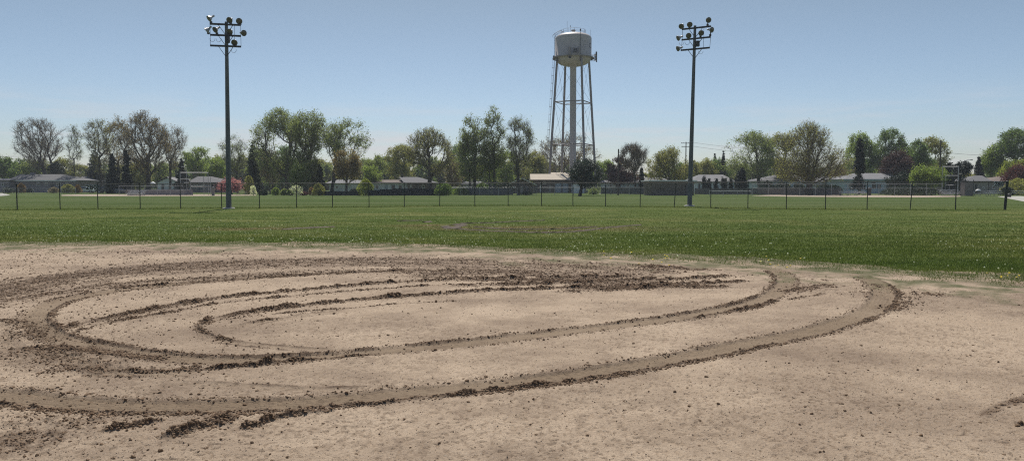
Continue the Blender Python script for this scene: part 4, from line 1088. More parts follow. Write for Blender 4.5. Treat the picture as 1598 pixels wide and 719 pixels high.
board_fence('wooden_fence', 'dark wood fence behind the slender tree trunks', gpts(690, 800, 136, 133, 6), 1.1, M['fencewood'])
board_fence('dugout_screen', 'dark purple screen fence below the left far rail', gpts(199, 300, 132, 130, 5), .95, M['purplewall'], gap=0)
board_fence('dugout_screen', 'dark windscreen along the fence below the great oak', gpts(1183, 1312, 134, 131, 7), 1.1, M['fencewood'], gap=0)
def link_run(label, px0, px1, Y0, Y1, n, h, mid=None, rail=None, post=None, name='chain_link_fence'):
    pts = gpts(px0, px1, Y0, Y1, n); return chain_fence(name, label, pts, [h] * len(pts), post or M['galv'], rail or M['galv'], mid=mid, rp=.035, rr=.03)
link_run('low chain link fence with pale top rail along the far yards', 690, 1012, 128, 131, 11, 1.32)
link_run('chain link fence of the far field left of the backstop', 186, 286, 126, 126, 5, 1.62, mid=[(.85, .035)])
link_run('chain link fence with white top pipe right of the right floodlight pole', 1107, 1172, 120, 122, 3, .80, rail=W_)
link_run('tall chain link fence along the far infield by the bleachers', 1174, 1470, 126, 122, 12, 1.95, mid=[(1.2, .03)])
link_run('chain link fence in front of the grey ranch house', -60, 118, 150, 148, 8, 1.1)

# backstops
def backstop(label, posts, rails, Y, panels):
    x0 = gx(posts[0][0], Y); root = empty('backstop', (x0, Y, 0)); tag(root, label, 'backstop')
    for (px, ty, dy, r) in posts:
        x = gx(px, Y + dy) - x0; m = MB(); m.tube((x, dy, 0), (x, dy, zat(ty, Y + dy)), r, n=8); m.build('post', M['galv'], root)
    for (pa, da, pb, db, y) in rails:
        m = MB(); m.tube((gx(pa, Y + da) - x0, da, zat(y, Y + da)), (gx(pb, Y + db) - x0, db, zat(y, Y + db)), .04, n=6); m.build('rail', M['galv'], root)
    for (pa, da, pb, db, yl, yh) in panels:
        add_panel(root, (gx(pa, Y + da), Y + da), (gx(pb, Y + db), Y + db), max(.05, zat(yl, Y)), zat(yh, Y))
    return root
backstop('tall galvanised backstop frame in front of the hip roofed house', [(281.5, 268, 0, .055), (297, 279, 3, .045), (318, 275, 4, .05), (328.5, 276, 2, .045), (325, 269.5, 3.2, .04)],
         [(281.5, 0, 325, 3.2, 269.3), (281.5, 0, 297, 3, 279.5), (297, 3, 318, 4, 291), (318, 4, 328.5, 2, 291), (281.5, 0, 297, 3, 296)], 128,
         [(281.5, 0, 297, 3, 303, 279.5), (297, 3, 318, 4, 303, 279.5), (318, 4, 328.5, 2, 303, 279.5), (281.5, 0, 325, 3.2, 279.5, 269.5)])
backstop('tall galvanised backstop frame left of the grey cabinet', [(1495, 259, 0, .07), (1470, 259.5, 3, .05), (1475, 274, 3, .045), (1482, 289, 2, .04)],
         [(1470, 3, 1495, 0, 260), (1475, 3, 1495, 0, 274), (1474, 3, 1495, 0, 289), (1474, 3, 1495, 0, 296)], 124, [(1470, 3, 1495, 0, 304, 274), (1470, 3, 1495, 0, 274, 260)])

# ================================================================== POLES AND CABLES
def util_pole(label, px, Y, top, r=.16, arms=(), nm='utility_pole', mt=None):
    x = gx(px, Y, 5); zt = zat(top, Y); root = empty(nm, (x, Y, 0)); tag(root, label, 'utility pole')
    m = MB(); m.tube((0, 0, -.2), (0, 0, zt), r, r * .68, 12); m.build('pole', mt or M['wood_util'], root)
    for (y, hw, yaw) in arms:
        z = zat(y, Y); m = MB(); m.bar((-hw * math.cos(yaw), -hw * math.sin(yaw) - .16, z), (hw * math.cos(yaw), hw * math.sin(yaw) - .16, z), .11, .13); a = m.build('crossarm', mt or M['wood_util'], root)
        m = MB()
        for t in (-.9, -.45, .45, .9): m.tube((hw * t * math.cos(yaw), hw * t * math.sin(yaw) - .16, z + .06), (hw * t * math.cos(yaw), hw * t * math.sin(yaw) - .16, z + .24), .05, .03, 8)
        m.build('insulators', M['ant'], a)
    return root, Vector((x, Y, zt))
p1, t1 = util_pole('tall utility pole with two crossarms behind the right floodlight pole', 1070, 196, 221.5, .17, [(223.5, 1.35, .1), (229, 1.2, .1)])
p2, t2 = util_pole('dark bare utility pole in front of the purple leaved tree', 965, 131, 232.5, .15)
p3, t3 = util_pole('dark utility pole rising from the yellow green shrub', 1467, 138, 219, .16, [(222.5, .35, .3)])
p4, t4 = util_pole('thin grey post with a small lamp by the backstop of the left far field', 290.8, 131, 262, .055, mt=M['galv'])
m = MB(); m.box(-.45, .35, -.1, .1, zat(285, 131) - .08, zat(285, 131) + .1); m.build('equipment_box', M['galv'], p4)
m = MB(); m.bar((0, 0, zat(262, 131)), (-.5, 0, zat(260.3, 131)), .06, .06); m.box(-.85, -.45, -.12, .12, zat(260.8, 131), zat(259.4, 131)); m.build('lamp_head', M['alu'], p4)
def street_light():
    Y = 175; x = gx(1499, Y, 6); root = empty('street_light', (x, Y, 0)); tag(root, 'slim street light with a long curved arm beyond the bleachers', 'street light')
    zt = zat(256, Y); m = MB(); m.tube((0, 0, 0), (0, 0, zt), .09, .06, 10); m.build('pole', M['galv'], root)
    m = MB(); pts = [Vector(((gx(px, Y, 6) - x), 0, zat(py, Y))) for px, py in ((1499, 256), (1503, 252), (1508, 250), (1514, 249.2))]
    for a, b in zip(pts, pts[1:]): m.tube(a, b, .05, n=8)
    m.build('arm', M['galv'], root)
    m = MB(); m.tube(pts[-1], pts[-1] + Vector((.5, 0, 0)), .09, .12, 8); m.build('lamp_head', M['galv'], root)
street_light()
def cable(label, a, b, sag, r=.025):
    a, b = Vector(a), Vector(b); m = MB(); n = 14; pts = []
    for i in range(n + 1): t = i / n; p = a.lerp(b, t); p.z -= sag * 4 * t * (1 - t); pts.append(p - a)
    for p, q2 in zip(pts, pts[1:]): m.tube(p, q2, r, n=5, caps=False)
    o = m.build('overhead_cable', M['ant_dark']); o.location = a; tag(o, label, 'cable', 'overhead cables'); return o
zA = zat(223.5, 196); farp = Vector((gx(1330, 230, 14), 230, 13.0))
cable('overhead cable running right from the upper crossarm of the tall utility pole', (t1.x + 1.2, 195.8, zA + .25), farp, 1.4)
cable('overhead cable running right from the lower crossarm of the tall utility pole', (t1.x + 1.0, 195.8, zat(229, 196) + .2), farp + Vector((0, 0, -1.2)), 1.4)
cable('overhead cable running right from the top of the dark utility pole', (t3.x, 138, zat(237, 138)), (gx(1620, 150, 8), 150, zat(238, 150)), .6, .022)
cable('overhead cable running left from the dark utility pole over the ranch house', (t3.x, 138, zat(261, 138)), (gx(1180, 150, 5), 150, zat(263, 150)), .3, .022)
cable('overhead cable running left off the far left trees', (gx(90, 190, 8), 190, zat(243.2, 190)), (gx(-80, 185, 8), 185, zat(241, 185)), .3, .03)

# ================================================================== SMALL THINGS
def bleacher(label, px0, px1, Y, rows, yt, yb, name='bleachers'):
    x0, x1 = gx(px0, Y, 1), gx(px1, Y, 1); cx = (x0 + x1) / 2; root = empty(name, (cx, Y, 0)); tag(root, label, 'bleachers'); w = (x1 - x0) / 2
    zt, zb = zat(yt, Y), max(.3, zat(yb, Y))
    for i in range(rows):
        z = zb + (zt - zb) * i / (rows - 1); y = i * .6
        m = MB(); m.box(-w, w, y, y + .28, z, z + .05); m.build('seat_plank', M['silver'], root)
        if i: m = MB(); m.box(-w, w, y - .32, y - .05, z - .28, z - .24); m.build('foot_plank', M['silver'], root)
    m = MB()
    for k in range(4):
        x = -w + .3 + (2 * w - .6) * k / 3
        m.bar((x, 0, 0), (x, rows * .6 - .3, 0.03), .05, .05); m.bar((x, .1, zb - .03), (x, rows * .6 - .4, zt - .03), .05, .05)
        for i in range(rows): z = zb + (zt - zb) * i / (rows - 1); m.bar((x, i * .6 + .14, 0), (x, i * .6 + .14, z), .05, .05)
    m.build('frame', M['galv'], root); return root
bleacher('silver bleachers below the pale blue ranch house, left of a dark post', 1313, 1354, 128, 3, 297.5, 301.5)
bleacher('silver bleachers in front of the dark ragged pine beside the grey cabinet', 1474, 1506, 122, 4, 297, 303)
bleacher('short silver bleachers just right of the grey cabinet', 1519, 1524.5, 124, 3, 297, 302)
bleacher('weathered bleachers left of the purple screen fence', 196, 222, 124, 3, 298.5, 302.5)
def cabinet():
    Y = 121; x0, x1 = gx(1506, Y), gx(1518.5, Y); cx = (x0 + x1) / 2; w = (x1 - x0) / 2; zt = zat(283.2, Y)
    root = empty('storage_cabinet', (cx, Y, 0)); tag(root, 'tall grey storage cabinet standing beside the silver bleachers', 'cabinet')
    m = MB(); m.box(-w, w, 0, 1.2, 0, zt); m.build('body', M['fencewood'], root)
    m = MB(); m.box(-w - .05, w + .05, -.08, 1.28, zt, zt + .06); m.build('roof', M['ant'], root)
    for s2 in (-1, 1):
        m = MB(); m.box(min(s2 * .03, s2 * (w - .05)), max(s2 * .03, s2 * (w - .05)), -.03, 0, .08, zt - .08); d = m.build('door', M['fencewood'], root)
        m = MB(); m.box(s2 * .08 - .02, s2 * .08 + .02, -.07, -.03, 1.0, 1.2); m.build('handle', M['alu'], d)
    x = gx(1519.8, Y) - cx
    m = MB(); m.tube((x, .1, 0), (x, .1, zat(280.5, Y)), .055, n=8); m.build('corner_post', M['blacksteel'], root)
cabinet()
def picnic_table(label, px, Y, L=1.9, yaw=0, mt=None):
    mt = mt or M['silver']; root = empty('picnic_table', (gx(px, Y, 1), Y, 0), yaw); tag(root, label, 'picnic table'); 
    m = MB()
    for k in range(4): m.box(-L / 2, L / 2, -.36 + k * .185, -.36 + k * .185 + .165, .72, .76)
    m.build('table_top', mt, root)
    for s2 in (-1, 1):
        m = MB(); m.box(-L / 2, L / 2, s2 * .68 - .13, s2 * .68 + .13, .43, .47); m.build('bench', mt, root)
        m = MB(); x = s2 * L * .36; m.bar((x, -.7, 0), (x, -.15, .72), .05, .05); m.bar((x, .7, 0), (x, .15, .72), .05, .05); m.bar((x, -.75, .40), (x, .75, .40), .05, .05); m.build('leg_frame', M['galv'], root)
picnic_table('pale picnic table below the 280 sign at the end of the fence', 1541, 118, 2.0, .15)
picnic_table('second pale picnic table just behind the one near the end post', 1552, 122, 1.9, -.3)
picnic_table('silver picnic table on the lawn under the maroon tree', 1590, 128, 2.3, 0)
picnic_table('small wooden picnic table beside the weathered bleachers', 203, 133, 1.8, .2, M['woodbrown'])
picnic_table('wooden picnic table under the pink blossom tree', 378, 134, 2.0, 0, M['woodbrown'])
def grill():
    Y = 116; root = empty('kettle_grill', (gx(1526.5, Y, .8), Y, 0)); tag(root, 'kettle grill with a white lid beside the tall grey cabinet', 'grill')
    m = MB(); m.lathe([(.001, 0), (.2, .03), (.33, .14), (.36, .26)], 20, (0, 0, .55)); m.build('bowl', M['blacksteel'], root)
    m = MB(); m.lathe([(.37, 0), (.34, .14), (.22, .25), (.05, .29), (.001, .30)], 20, (0, 0, .82)); l = m.build('lid', M['white'], root)
    m = MB(); m.bar((-.08, 0, 1.14), (.08, 0, 1.14), .03, .04); m.build('handle', M['blacksteel'], l)
    for k in range(3):
        a = 2.1 * k; m = MB(); m.tube((.35 * math.cos(a), .35 * math.sin(a), 0), (.15 * math.cos(a), .15 * math.sin(a), .6), .02, n=6); m.build('leg', M['galv'], root)
grill()
def parasol():
    Y = 150; root = empty('patio_umbrella', (gx(239, Y, 1), Y, 0)); tag(root, 'white patio umbrella open before the pale blue gabled house', 'umbrella')
    m = MB(); m.tube((0, 0, 0), (0, 0, 2.35), .03, n=8); m.build('pole', M['white'], root)
    z = zat(287, Y); m = MB(); m.lathe([(.62, z - .05), (.6, z), (.35, z + .3), (.001, z + .45)], 8, smooth=False); m.build('canopy', M['white'], root)
    m = MB(); m.lathe([(.25, 0), (.25, .08), (.04, .1)], 12); m.build('base', M['concrete'], root)
parasol()
def bin_(label, px, Y, h=.9, mt=None):
    root = empty('litter_bin', (gx(px, Y, .5), Y, 0)); tag(root, label, 'bin')
    m = MB(); m.lathe([(.24, 0), (.28, h), (.30, h + .02), (.26, h + .02)], 16); m.build('barrel', mt or M['blacksteel'], root)
    m = MB(); m.lathe([(.3, h), (.28, h + .1), (.001, h + .16)], 16); m.build('lid', M['shutter'], root)
bin_('dark litter bin in front of the hip roofed house', 332.5, 124, 1.3, M['ant']); bin_('small dark litter bin beside the path near the end post', 1575, 108, .35); bin_('tall dark bin at the right end of the silver bleachers', 1357, 128, 1.2)
def car(label, px, Y, yaw, body):
    root = empty('parked_car', (gx(px, Y, 1), Y, 0), yaw); tag(root, label, 'car', 'cars parked beyond the far field')
    prof = [(-2.2, .35), (-2.25, .7), (-2.05, .95), (-1.5, 1.0), (-.95, 1.42), (.45, 1.45), (1.15, 1.0), (2.0, .88), (2.25, .65), (2.2, .35)]
    m = MB(); n = len(prof)
    vs = [(x, -.85 + (.12 if z > 1.2 else 0), z) for x, z in prof] + [(x, .85 - (.12 if z > 1.2 else 0), z) for x, z in prof]
    m.add(vs, [(i, i + 1, n + i + 1, n + i) for i in range(n - 1)] + [tuple(reversed(range(n))), tuple(range(n, 2 * n)), (n - 1, 0, n, 2 * n - 1)]); m.build('body', body, root)
    m = MB()
    for s2 in (-1, 1):
        y = s2 * .80
        m.add([(-1.3, s2 * .862, 1.02), (.95, s2 * .862, 1.02), (.42, s2 * .775, 1.36), (-.9, s2 * .775, 1.36)], [(0, 1, 2, 3) if s2 < 0 else (3, 2, 1, 0)])
    m.add([(.52, -.70, 1.41), (.52, .70, 1.41), (1.1, .78, 1.045), (1.1, -.78, 1.045)], [(0, 3, 2, 1)])
    m.add([(-1.02, -.70, 1.385), (-1.02, .70, 1.385), (-1.46, .78, 1.05), (-1.46, -.78, 1.05)], [(0, 1, 2, 3)])
    m.build('window', M['glass'], root)
    for x in (-1.4, 1.4):
        for s2 in (-1, 1):
            m = MB(); m.tube((x, s2 * .68, .33), (x, s2 * .88, .33), .33, n=18); w_ = m.build('wheel', M['tyre'], root)
            m = MB(); m.tube((x, s2 * .87, .33), (x, s2 * .895, .33), .19, n=14); m.build('rim', M['alu'], w_)
    for s2 in (-1, 1):
        m = MB(); m.box(2.16, 2.26, s2 * .62 - .16, s2 * .62 + .16, .62, .76); m.build('headlight', M['glass'], root)
car('white parked car half hidden behind the 280 sign on the fence', 132, 172, .25, M['carwhite'])
car('silver grey car parked under the two dark spruces', 181, 158, -.5, M['ant'])
car('dark car parked beside the silver grey car under the spruces', 168, 165, .1, M['cardark'])

# ================================================================== TREES
def np_tubes(A, B, ra, rb, k=5):
    d = B - A; L = np.linalg.norm(d, axis=1, keepdims=True) + 1e-9; d = d / L
    up = np.where(np.abs(d[:, 2:3]) < .9, np.array([[0, 0, 1.0]]), np.array([[1.0, 0, 0]]))
    u = np.cross(d, up); u /= np.linalg.norm(u, axis=1, keepdims=True) + 1e-9; v = np.cross(d, u)
    n = len(A); V = np.empty((n, 2, k, 3))
    for i in range(k):
        c, s = math.cos(2 * PI * i / k), math.sin(2 * PI * i / k)
        V[:, 0, i] = A + u * (c * ra[:, None]) + v * (s * ra[:, None]); V[:, 1, i] = B + u * (c * rb[:, None]) + v * (s * rb[:, None])
    b = (np.arange(n) * 2 * k)[:, None]; fs = []
    for i in range(k):
        j = (i + 1) % k; fs.append(np.concatenate([b + i, b + j, b + k + j, b + k + i], 1))
    return V.reshape(-1, 3), np.concatenate(fs)
def np_leaves(P, size, rg, flat=.55, hang=None):
    n = len(P); u = rg.normal(size=(n, 3)); 
    if hang is not None: u = u * .6 + np.array(hang)
    u /= np.linalg.norm(u, axis=1, keepdims=True); t = rg.normal(size=(n, 3)); v = np.cross(u, t); v /= np.linalg.norm(v, axis=1, keepdims=True) + 1e-9
    s = (size * (.6 + .8 * rg.random(n)))[:, None]
    V = np.stack([P - u * s / 2, P + v * s * flat / 2, P + u * s / 2, P - v * s * flat / 2], 1).reshape(-1, 3)
    return V, np.arange(n * 4).reshape(-1, 4)
SHAPES = {'round': [.35, .72, .95, 1, .93, .74, .45, .12], 'vase': [.12, .30, .58, .84, 1, .95, .66, .2], 'column': [.45, .8, 1, 1, .92, .75, .5, .15],
          'spread': [.6, .95, 1, .93, .78, .58, .36, .1], 'dome': [.85, 1, 1, .95, .84, .66, .42, .1], 'fan': [.08, .25, .5, .78, .96, 1, .8, .3]}
TS = [0, .12, .3, .48, .66, .82, .93, 1]
def lobe_noise(th, t, rg_off, amp):
    return 1 + amp * (NOI[5](np.cos(th) * 1.6 + rg_off, np.sin(th) * 1.6 + t * 3.1 + rg_off) + .6 * NOI[6](np.cos(th) * 3.7 + rg_off, np.sin(th) * 3.7 + t * 7.3) - .85)
def skeleton(rg, H, zb, R, cx, shape, npts, bf, stems, gap, step=.9):
    off = rg.random() * 90
    T = rg.random(npts * 4) ; wv = np.interp(T, TS, SHAPES[shape]); k = rg.random(npts * 4) < wv ** 1.3 + .08; T = T[k]; wv = wv[k]
    th = rg.random(len(T)) * 2 * PI; rr = wv * R * rg.random(len(T)) ** .45 * lobe_noise(th, T, off, .55)
    P = np.stack([cx + rr * np.cos(th), rr * np.sin(th), zb + (H - zb) * T * (1 - .06 * rg.random(len(T)))], 1)
    fq = max(.42, 2.4 / R)
    g = .6 * NOI[1](P[:, 0] * fq + off, P[:, 2] * fq + off) + .4 * NOI[2](P[:, 1] * fq + off, P[:, 2] * fq + 7 + off)
    P = P[g > np.quantile(g, min(.5, gap * 1.05))][:npts]
    nodes = []; par = []
    for s in range(stems):
        a = rg.random() * 2 * PI; r0 = .0 if stems == 1 else .25 + .2 * rg.random()
        top = zb + (H - zb) * (.30 if stems == 1 else .15); n = max(3, int(top / .8)); lean = (rg.normal(0, .01) + cx / max(H, 1) * .8, rg.normal(0, .01))
        sp = .0 if stems == 1 else .10
        prev = -1
        for i in range(n + 1):
            z = top * i / n; nodes.append((r0 * math.cos(a) * 1 + z * (lean[0] + sp * math.cos(a)) + .05 * rg.normal() * (i > 0), r0 * math.sin(a) + z * (lean[1] + sp * math.sin(a)), z)); par.append(prev); prev = len(nodes) - 1
    nt0 = len(nodes)
    N_ = np.zeros((nt0 + len(P) * 12, 3)); N_[:nt0] = nodes; L_ = np.zeros(len(N_)); n = nt0
    for i in range(nt0): L_[i] = 0 if par[i] < 0 else L_[par[i]] + np.linalg.norm(N_[i] - N_[par[i]])
    first = L_[:nt0] > zb * .55
    pen = np.zeros(len(N_)); pen[:nt0] = np.where(first, 0, 50)
    tv = N_[:nt0][first]; P = P[np.argsort(np.min(np.linalg.norm(P[:, None] - tv[None], axis=2), axis=1) * (1 + .1 * rg.random(len(P))))]
    for p in P:
        dd = np.linalg.norm(N_[:n] - p, axis=1)
        # prefer to grow outward and upward, never back down the crown
        down = np.clip(N_[:n, 2] - p[2] - .5, 0, None)
        c = dd + bf * 1.35 * L_[:n] + pen[:n] + down * .7
        j = int(np.argmin(c)); d = dd[j]
        if d < .25: continue
        k = min(10, max(1, int(d / step))); a = N_[j].copy(); prev = j
        side = rg.normal(0, .035 * d, 3)
        for q in range(1, k + 1):
            t = q / k; pt = a + (p - a) * t + side * math.sin(PI * t) + np.array([0, 0, -.035 * d * math.sin(PI * t)]) + (rg.normal(0, .05, 3) if q < k else 0)
            if n >= len(N_): break
            N_[n] = pt; L_[n] = L_[prev] + np.linalg.norm(pt - N_[prev]); par.append(prev); prev = n; n += 1
    return N_[:n], np.array(par[:n]), nt0
TREES = []
def broadleaf(name, label, px, Y, x0, x1, ytop, ybot, shape='round', npts=260, leaves=6000, ls=.26, leaf='green', bark='bark', tr=.3, twigs=1800, tl=1.1, bf=.35, stems=1, gap=.30, seed=None, group=None, spread=.55, tw=.011, cat='tree', zoff=0):
    seed = seed if seed is not None else int(px * 13 + Y * 7); twigs = int(twigs * .8); npts = int(npts * 1.15)
    rg = np.random.default_rng(seed)
    X = gx(px, Y, 5); H = zat(ytop, Y); zb = max(.5, zat(ybot, Y) * .74); xl, xr = gx(x0, Y, H * .6), gx(x1, Y, H * .6)
    R = (xr - xl) / 2 * .93; cx = (xl + xr) / 2 - X
    Nn, par, nt0 = skeleton(rg, H - .5, zb, R, cx, shape, npts, bf, stems, gap)
    n = len(Nn); e = 1.85; acc = np.zeros(n); kids = np.zeros(n, int)
    for i in range(n):
        if par[i] >= 0: kids[par[i]] += 1
    for i in range(n - 1, -1, -1):
        if kids[i] == 0: acc[i] = max(acc[i], 1)
        if par[i] >= 0: acc[par[i]] += acc[i]
    r = acc ** (1 / e); r = r / r.max() * tr; r = np.maximum(r, .02)
    # flare at the foot
    r[:nt0] *= 1 + .35 * np.exp(-Nn[:nt0, 2] / .5)
    m = par >= 0; A = Nn[par[m]]; B = Nn[m]; ra = np.minimum(r[par[m]], r[m] * 1.5); rb = r[m]
    d = (B - A); ln = np.linalg.norm(d, axis=1, keepdims=True); B2 = B + d / (ln + 1e-9) * rb[:, None] * .35
    V, Fc = np_tubes(A, B2, ra, rb, 6)
    root = empty(name, (X, Y, zoff)); tag(root, label, cat, group)
    link('trunk', np_mesh('trunk', V, Fc, M[bark], smooth=True), root)
    # twigs
    thin = np.where(m & (r < max(.06, tr * .22)))[0]; 
    dirs = (Nn - Nn[np.maximum(par, 0)]); dirs /= np.linalg.norm(dirs, axis=1, keepdims=True) + 1e-9
    pick = rg.choice(thin, twigs); f = rg.random((twigs, 1)); base = Nn[pick] * (1 - f) + Nn[par[pick]] * f
    out = base - np.array([cx * .5, 0, zb]); out /= np.linalg.norm(out, axis=1, keepdims=True) + 1e-9
    td = dirs[pick] * .55 + out * .5 + rg.normal(size=(twigs, 3)) * .55 + np.array([0, 0, .15]); td /= np.linalg.norm(td, axis=1, keepdims=True)
    L = (tl * (.4 + .8 * rg.random(twigs)))[:, None]; tip = base + td * L
    tip[:, 2] = np.minimum(tip[:, 2], H + .15)
    mid = base + td * L * .5 + rg.normal(0, .06, (twigs, 3))
    V1, F1 = np_tubes(np.concatenate([base, mid]), np.concatenate([mid, tip]), np.full(twigs * 2, tw), np.full(twigs * 2, tw * .6), 3)
    pk = rg.integers(0, twigs, leaves); f = rg.random((leaves, 1)) ** .7
    LP = base[pk] * (1 - f) + tip[pk] * f + rg.normal(0, spread * .45, (leaves, 3))
    V2, F2 = np_leaves(LP, ls * 1.15, rg)
    V = np.concatenate([V1, V2]); Fc = np.concatenate([F1, F2 + len(V1)])
    mi = np.concatenate([np.ones(len(F1), int), np.zeros(len(F2), int)])
    link('crown', np_mesh('crown', V, Fc, [M[leaf], M['twig']], mi), root)
    TREES.append(root); return root
def conifer(name, label, px, Y, x0, x1, ytop, ybot, leaf='spruce', n=5200, prof=.85, ls=.42, droop=.18, tr=.22, ragged=.25, seed=None, group=None, cat='tree', bare=0, cluster=.22):
    rg = np.random.default_rng(seed if seed is not None else int(px * 17 + Y))
    X = gx(px, Y, 4); H = zat(ytop, Y); zb = max(.3, zat(ybot, Y)); R = (gx(x1, Y, 4) - gx(x0, Y, 4)) / 2
    root = empty(name, (X, Y, 0)); tag(root, label, cat, group)
    A, B, ra, rb = [], [], [], []
    nb = int(70 + (H - zb) * 16); Lp = []; off = rg.random() * 50
    zs = zb + (H - zb) * (1 - rg.random(nb) ** .62 * 1.0); 
    per = max(6, n // nb)
    for z in zs:
        t = (z - zb) / (H - zb); a = rg.random() * 2 * PI
        rr = R * ((1 - t) ** prof * (.92 if t > .06 else .75)) * (1 - ragged * rg.random()) * (1 + .25 * (NOI[0](np.array([a * 1.1 + off]), np.array([t * 5]))[0] - .5)) + .08
        p0 = np.array([0, 0, z]); p1 = np.array([rr * math.cos(a), rr * math.sin(a), z - droop * rr + .12 * rr * (t - .3)])
        A.append(p0); B.append(p1); ra.append(.045 * (1 - t) + .015); rb.append(.01)
        f = rg.random((per, 1)) ** .75; q = p0 * (1 - f) + p1 * f; q[:, 2] += -.12 * np.abs(np.sin(f[:, 0] * PI)) * rr * .3
        w = .22 * rr * (1 - f) + .10
        q = q + rg.normal(size=(per, 3)) * np.concatenate([w, w, w * .35 + cluster * .2], 1) * .75
        Lp.append(q)
    nz = max(4, int(H / 1.2)); tz = np.linspace(0, H * .97, nz + 1)
    TA = np.stack([tz[:-1] * 0, tz[:-1] * 0, tz[:-1]], 1); TB = np.stack([tz[1:] * 0, tz[1:] * 0, tz[1:]], 1)
    V, Fc = np_tubes(TA, TB, tr * (1 - tz[:-1] / H) + .02, tr * (1 - tz[1:] / H) + .02, 8)
    V1, F1 = np_tubes(np.array(A), np.array(B), np.array(ra), np.array(rb), 4)
    link('trunk', np_mesh('trunk', np.concatenate([V, V1]), np.concatenate([Fc, F1 + len(V)]), M['bark_dark'], smooth=True), root)
    P = np.concatenate(Lp); P[:, 2] = np.clip(P[:, 2], .1, H)
    V, Fc = np_leaves(P, ls, rg, .38)
    link('crown', np_mesh('crown', V, Fc, M[leaf]), root)
    TREES.append(root); return root
def shrub(name, label, px, Y, x0, x1, ytop, leaf='green', n=1600, ls=.16, group=None, cat='shrub', shape='dome', ybot=None, flat=.6):
    rg = np.random.default_rng(int(px * 31 + Y)); X = gx(px, Y, 1); H = zat(ytop, Y); R = (gx(x1, Y, 1) - gx(x0, Y, 1)) / 2
    root = empty(name, (X, Y, 0)); tag(root, label, cat, group); zb = 0.05 if ybot is None else zat(ybot, Y)
    th = rg.random(n) * 2 * PI; t = rg.random(n) ** .8; wv = np.interp(t, TS, SHAPES[shape]); off = rg.random() * 60
    rr = R * wv * rg.random(n) ** .35 * lobe_noise(th, t, off, .5)
    P = np.stack([rr * np.cos(th), rr * np.sin(th), zb + (H - zb) * t * (.9 + .2 * (NOI[3](np.cos(th) * 2 + off, np.sin(th) * 2) - .3))], 1)
    V, Fc = np_leaves(P, ls, rg, flat)
    ns = 14; a = rg.random(ns) * 2 * PI; tp = np.stack([R * .75 * np.cos(a) * rg.random(ns), R * .75 * np.sin(a) * rg.random(ns), zb + (H - zb) * (.5 + .4 * rg.random(ns))], 1)
    V1, F1 = np_tubes(tp * np.array([.1, .1, 0]), tp, np.full(ns, .03), np.full(ns, .012), 5)
    link('stems', np_mesh('stems', V1, F1, M['bark'], smooth=True), root); link('foliage', np_mesh('foliage', V, Fc, M[leaf]), root)
    return root

B_, C__ = broadleaf, conifer
# ---- far left
B_('tree', 'soft green tree cut off by the far left edge of the treeline', 4, 215, -22, 24, 238, 278, 'round', 260, 9500, .32, 'green', twigs=900)
B_('tree', 'dark green tree behind the left wing of the ranch house', 30, 225, 14, 50, 247, 280, 'round', 200, 7500, .32, 'green', twigs=700)
B_('tree', 'light green tree behind the ranch house chimney', 55, 212, 36, 76, 241, 276, 'round', 220, 7500, .3, 'sage', twigs=900)
B_('tree', 'pale olive tree right of the dark dome shaped yew', 100, 216, 78, 120, 244, 280, 'round', 220, 6500, .3, 'olive', twigs=1100)
B_('bare_tree', 'wide spreading nearly bare tree with forked limbs behind the ranch house', 79, 196, 17, 107, 184, 262, 'fan', 620, 2600, .20, 'bud', 'bark_dark', .42, 5200, 1.5, bf=.45, stems=2, gap=.26, spread=.5, tw=.02)
C__('yew', 'dark dome shaped yew rising right behind the ranch house roof', 87, 194, 68, 106, 249, 290, 'spruce', 6500, .45, .4, .05, ragged=.15)
B_('bare_tree', 'slim sparse tree with a thin trunk right of the ranch house', 116, 190, 104, 131, 191, 268, 'column', 240, 1700, .18, 'sage', 'bark_dark', .17, 2200, 1.2, bf=.25, spread=.4)
C__('pine', 'mid green pine with soft layered boughs behind the blue garage', 149, 205, 124, 172, 233, 288, 'pine', 6500, .7, .45, .0, ragged=.4)
B_('bare_tree', 'upright sparse tree with a straight dark trunk behind the parked cars', 157.5, 168, 130, 176, 183, 262, 'vase', 360, 3000, .18, 'olive', 'bark_dark', .27, 3000, 1.3, bf=.3, spread=.45)
B_('oak', 'tall hazy olive oak between the upright sparse tree and the great bronze oak', 184, 186, 160, 210, 178, 262, 'round', 420, 6500, .22, 'bronze', 'bark_dark', .3, 3200, 1.3, bf=.35, spread=.6)
C__('spruce', 'broad dark spruce left of the slimmer twin', 176, 158, 160, 194, 239, 301, 'spruce', 6500, .75, .42, .2, ragged=.35)
C__('spruce', 'slim dark spruce right beside the broad one', 197.5, 160, 186, 210, 232, 301, 'spruce', 5500, .7, .4, .2, ragged=.25)
B_('oak', 'great bronze budded oak with thick forked limbs, tallest left of the floodlight pole', 231, 165, 184, 266, 173, 262, 'round', 640, 6800, .21, 'bronze', 'bark_dark', .48, 5200, 1.4, bf=.42, spread=.5, tw=.02)
B_('tree', 'yellow green low tree seen beneath the great bronze oak', 214, 190, 196, 236, 250, 288, 'round', 200, 6500, .28, 'olive', twigs=900)
B_('bare_tree', 'sparse grey tree with a wavy trunk right of the great bronze oak', 264.5, 172, 246, 292, 192, 264, 'vase', 330, 2100, .19, 'bud', 'bark_dark', .25, 2600, 1.3, bf=.35, spread=.5)
B_('tree', 'low sage green tree behind the pale blue gabled house', 248, 215, 236, 272, 252, 284, 'round', 180, 5500, .3, 'sage', twigs=700)
C__('spruce', 'dark cone shaped spruce left of the tall backstop', 284, 172, 269, 299, 247, 300, 'spruce', 6500, .8, .42, .2, ragged=.2)
B_('tree', 'airy light green tree behind the hip roofed house', 308, 205, 282, 338, 229, 276, 'fan', 420, 9500, .27, 'fresh', twigs=2000, bf=.3, stems=2)
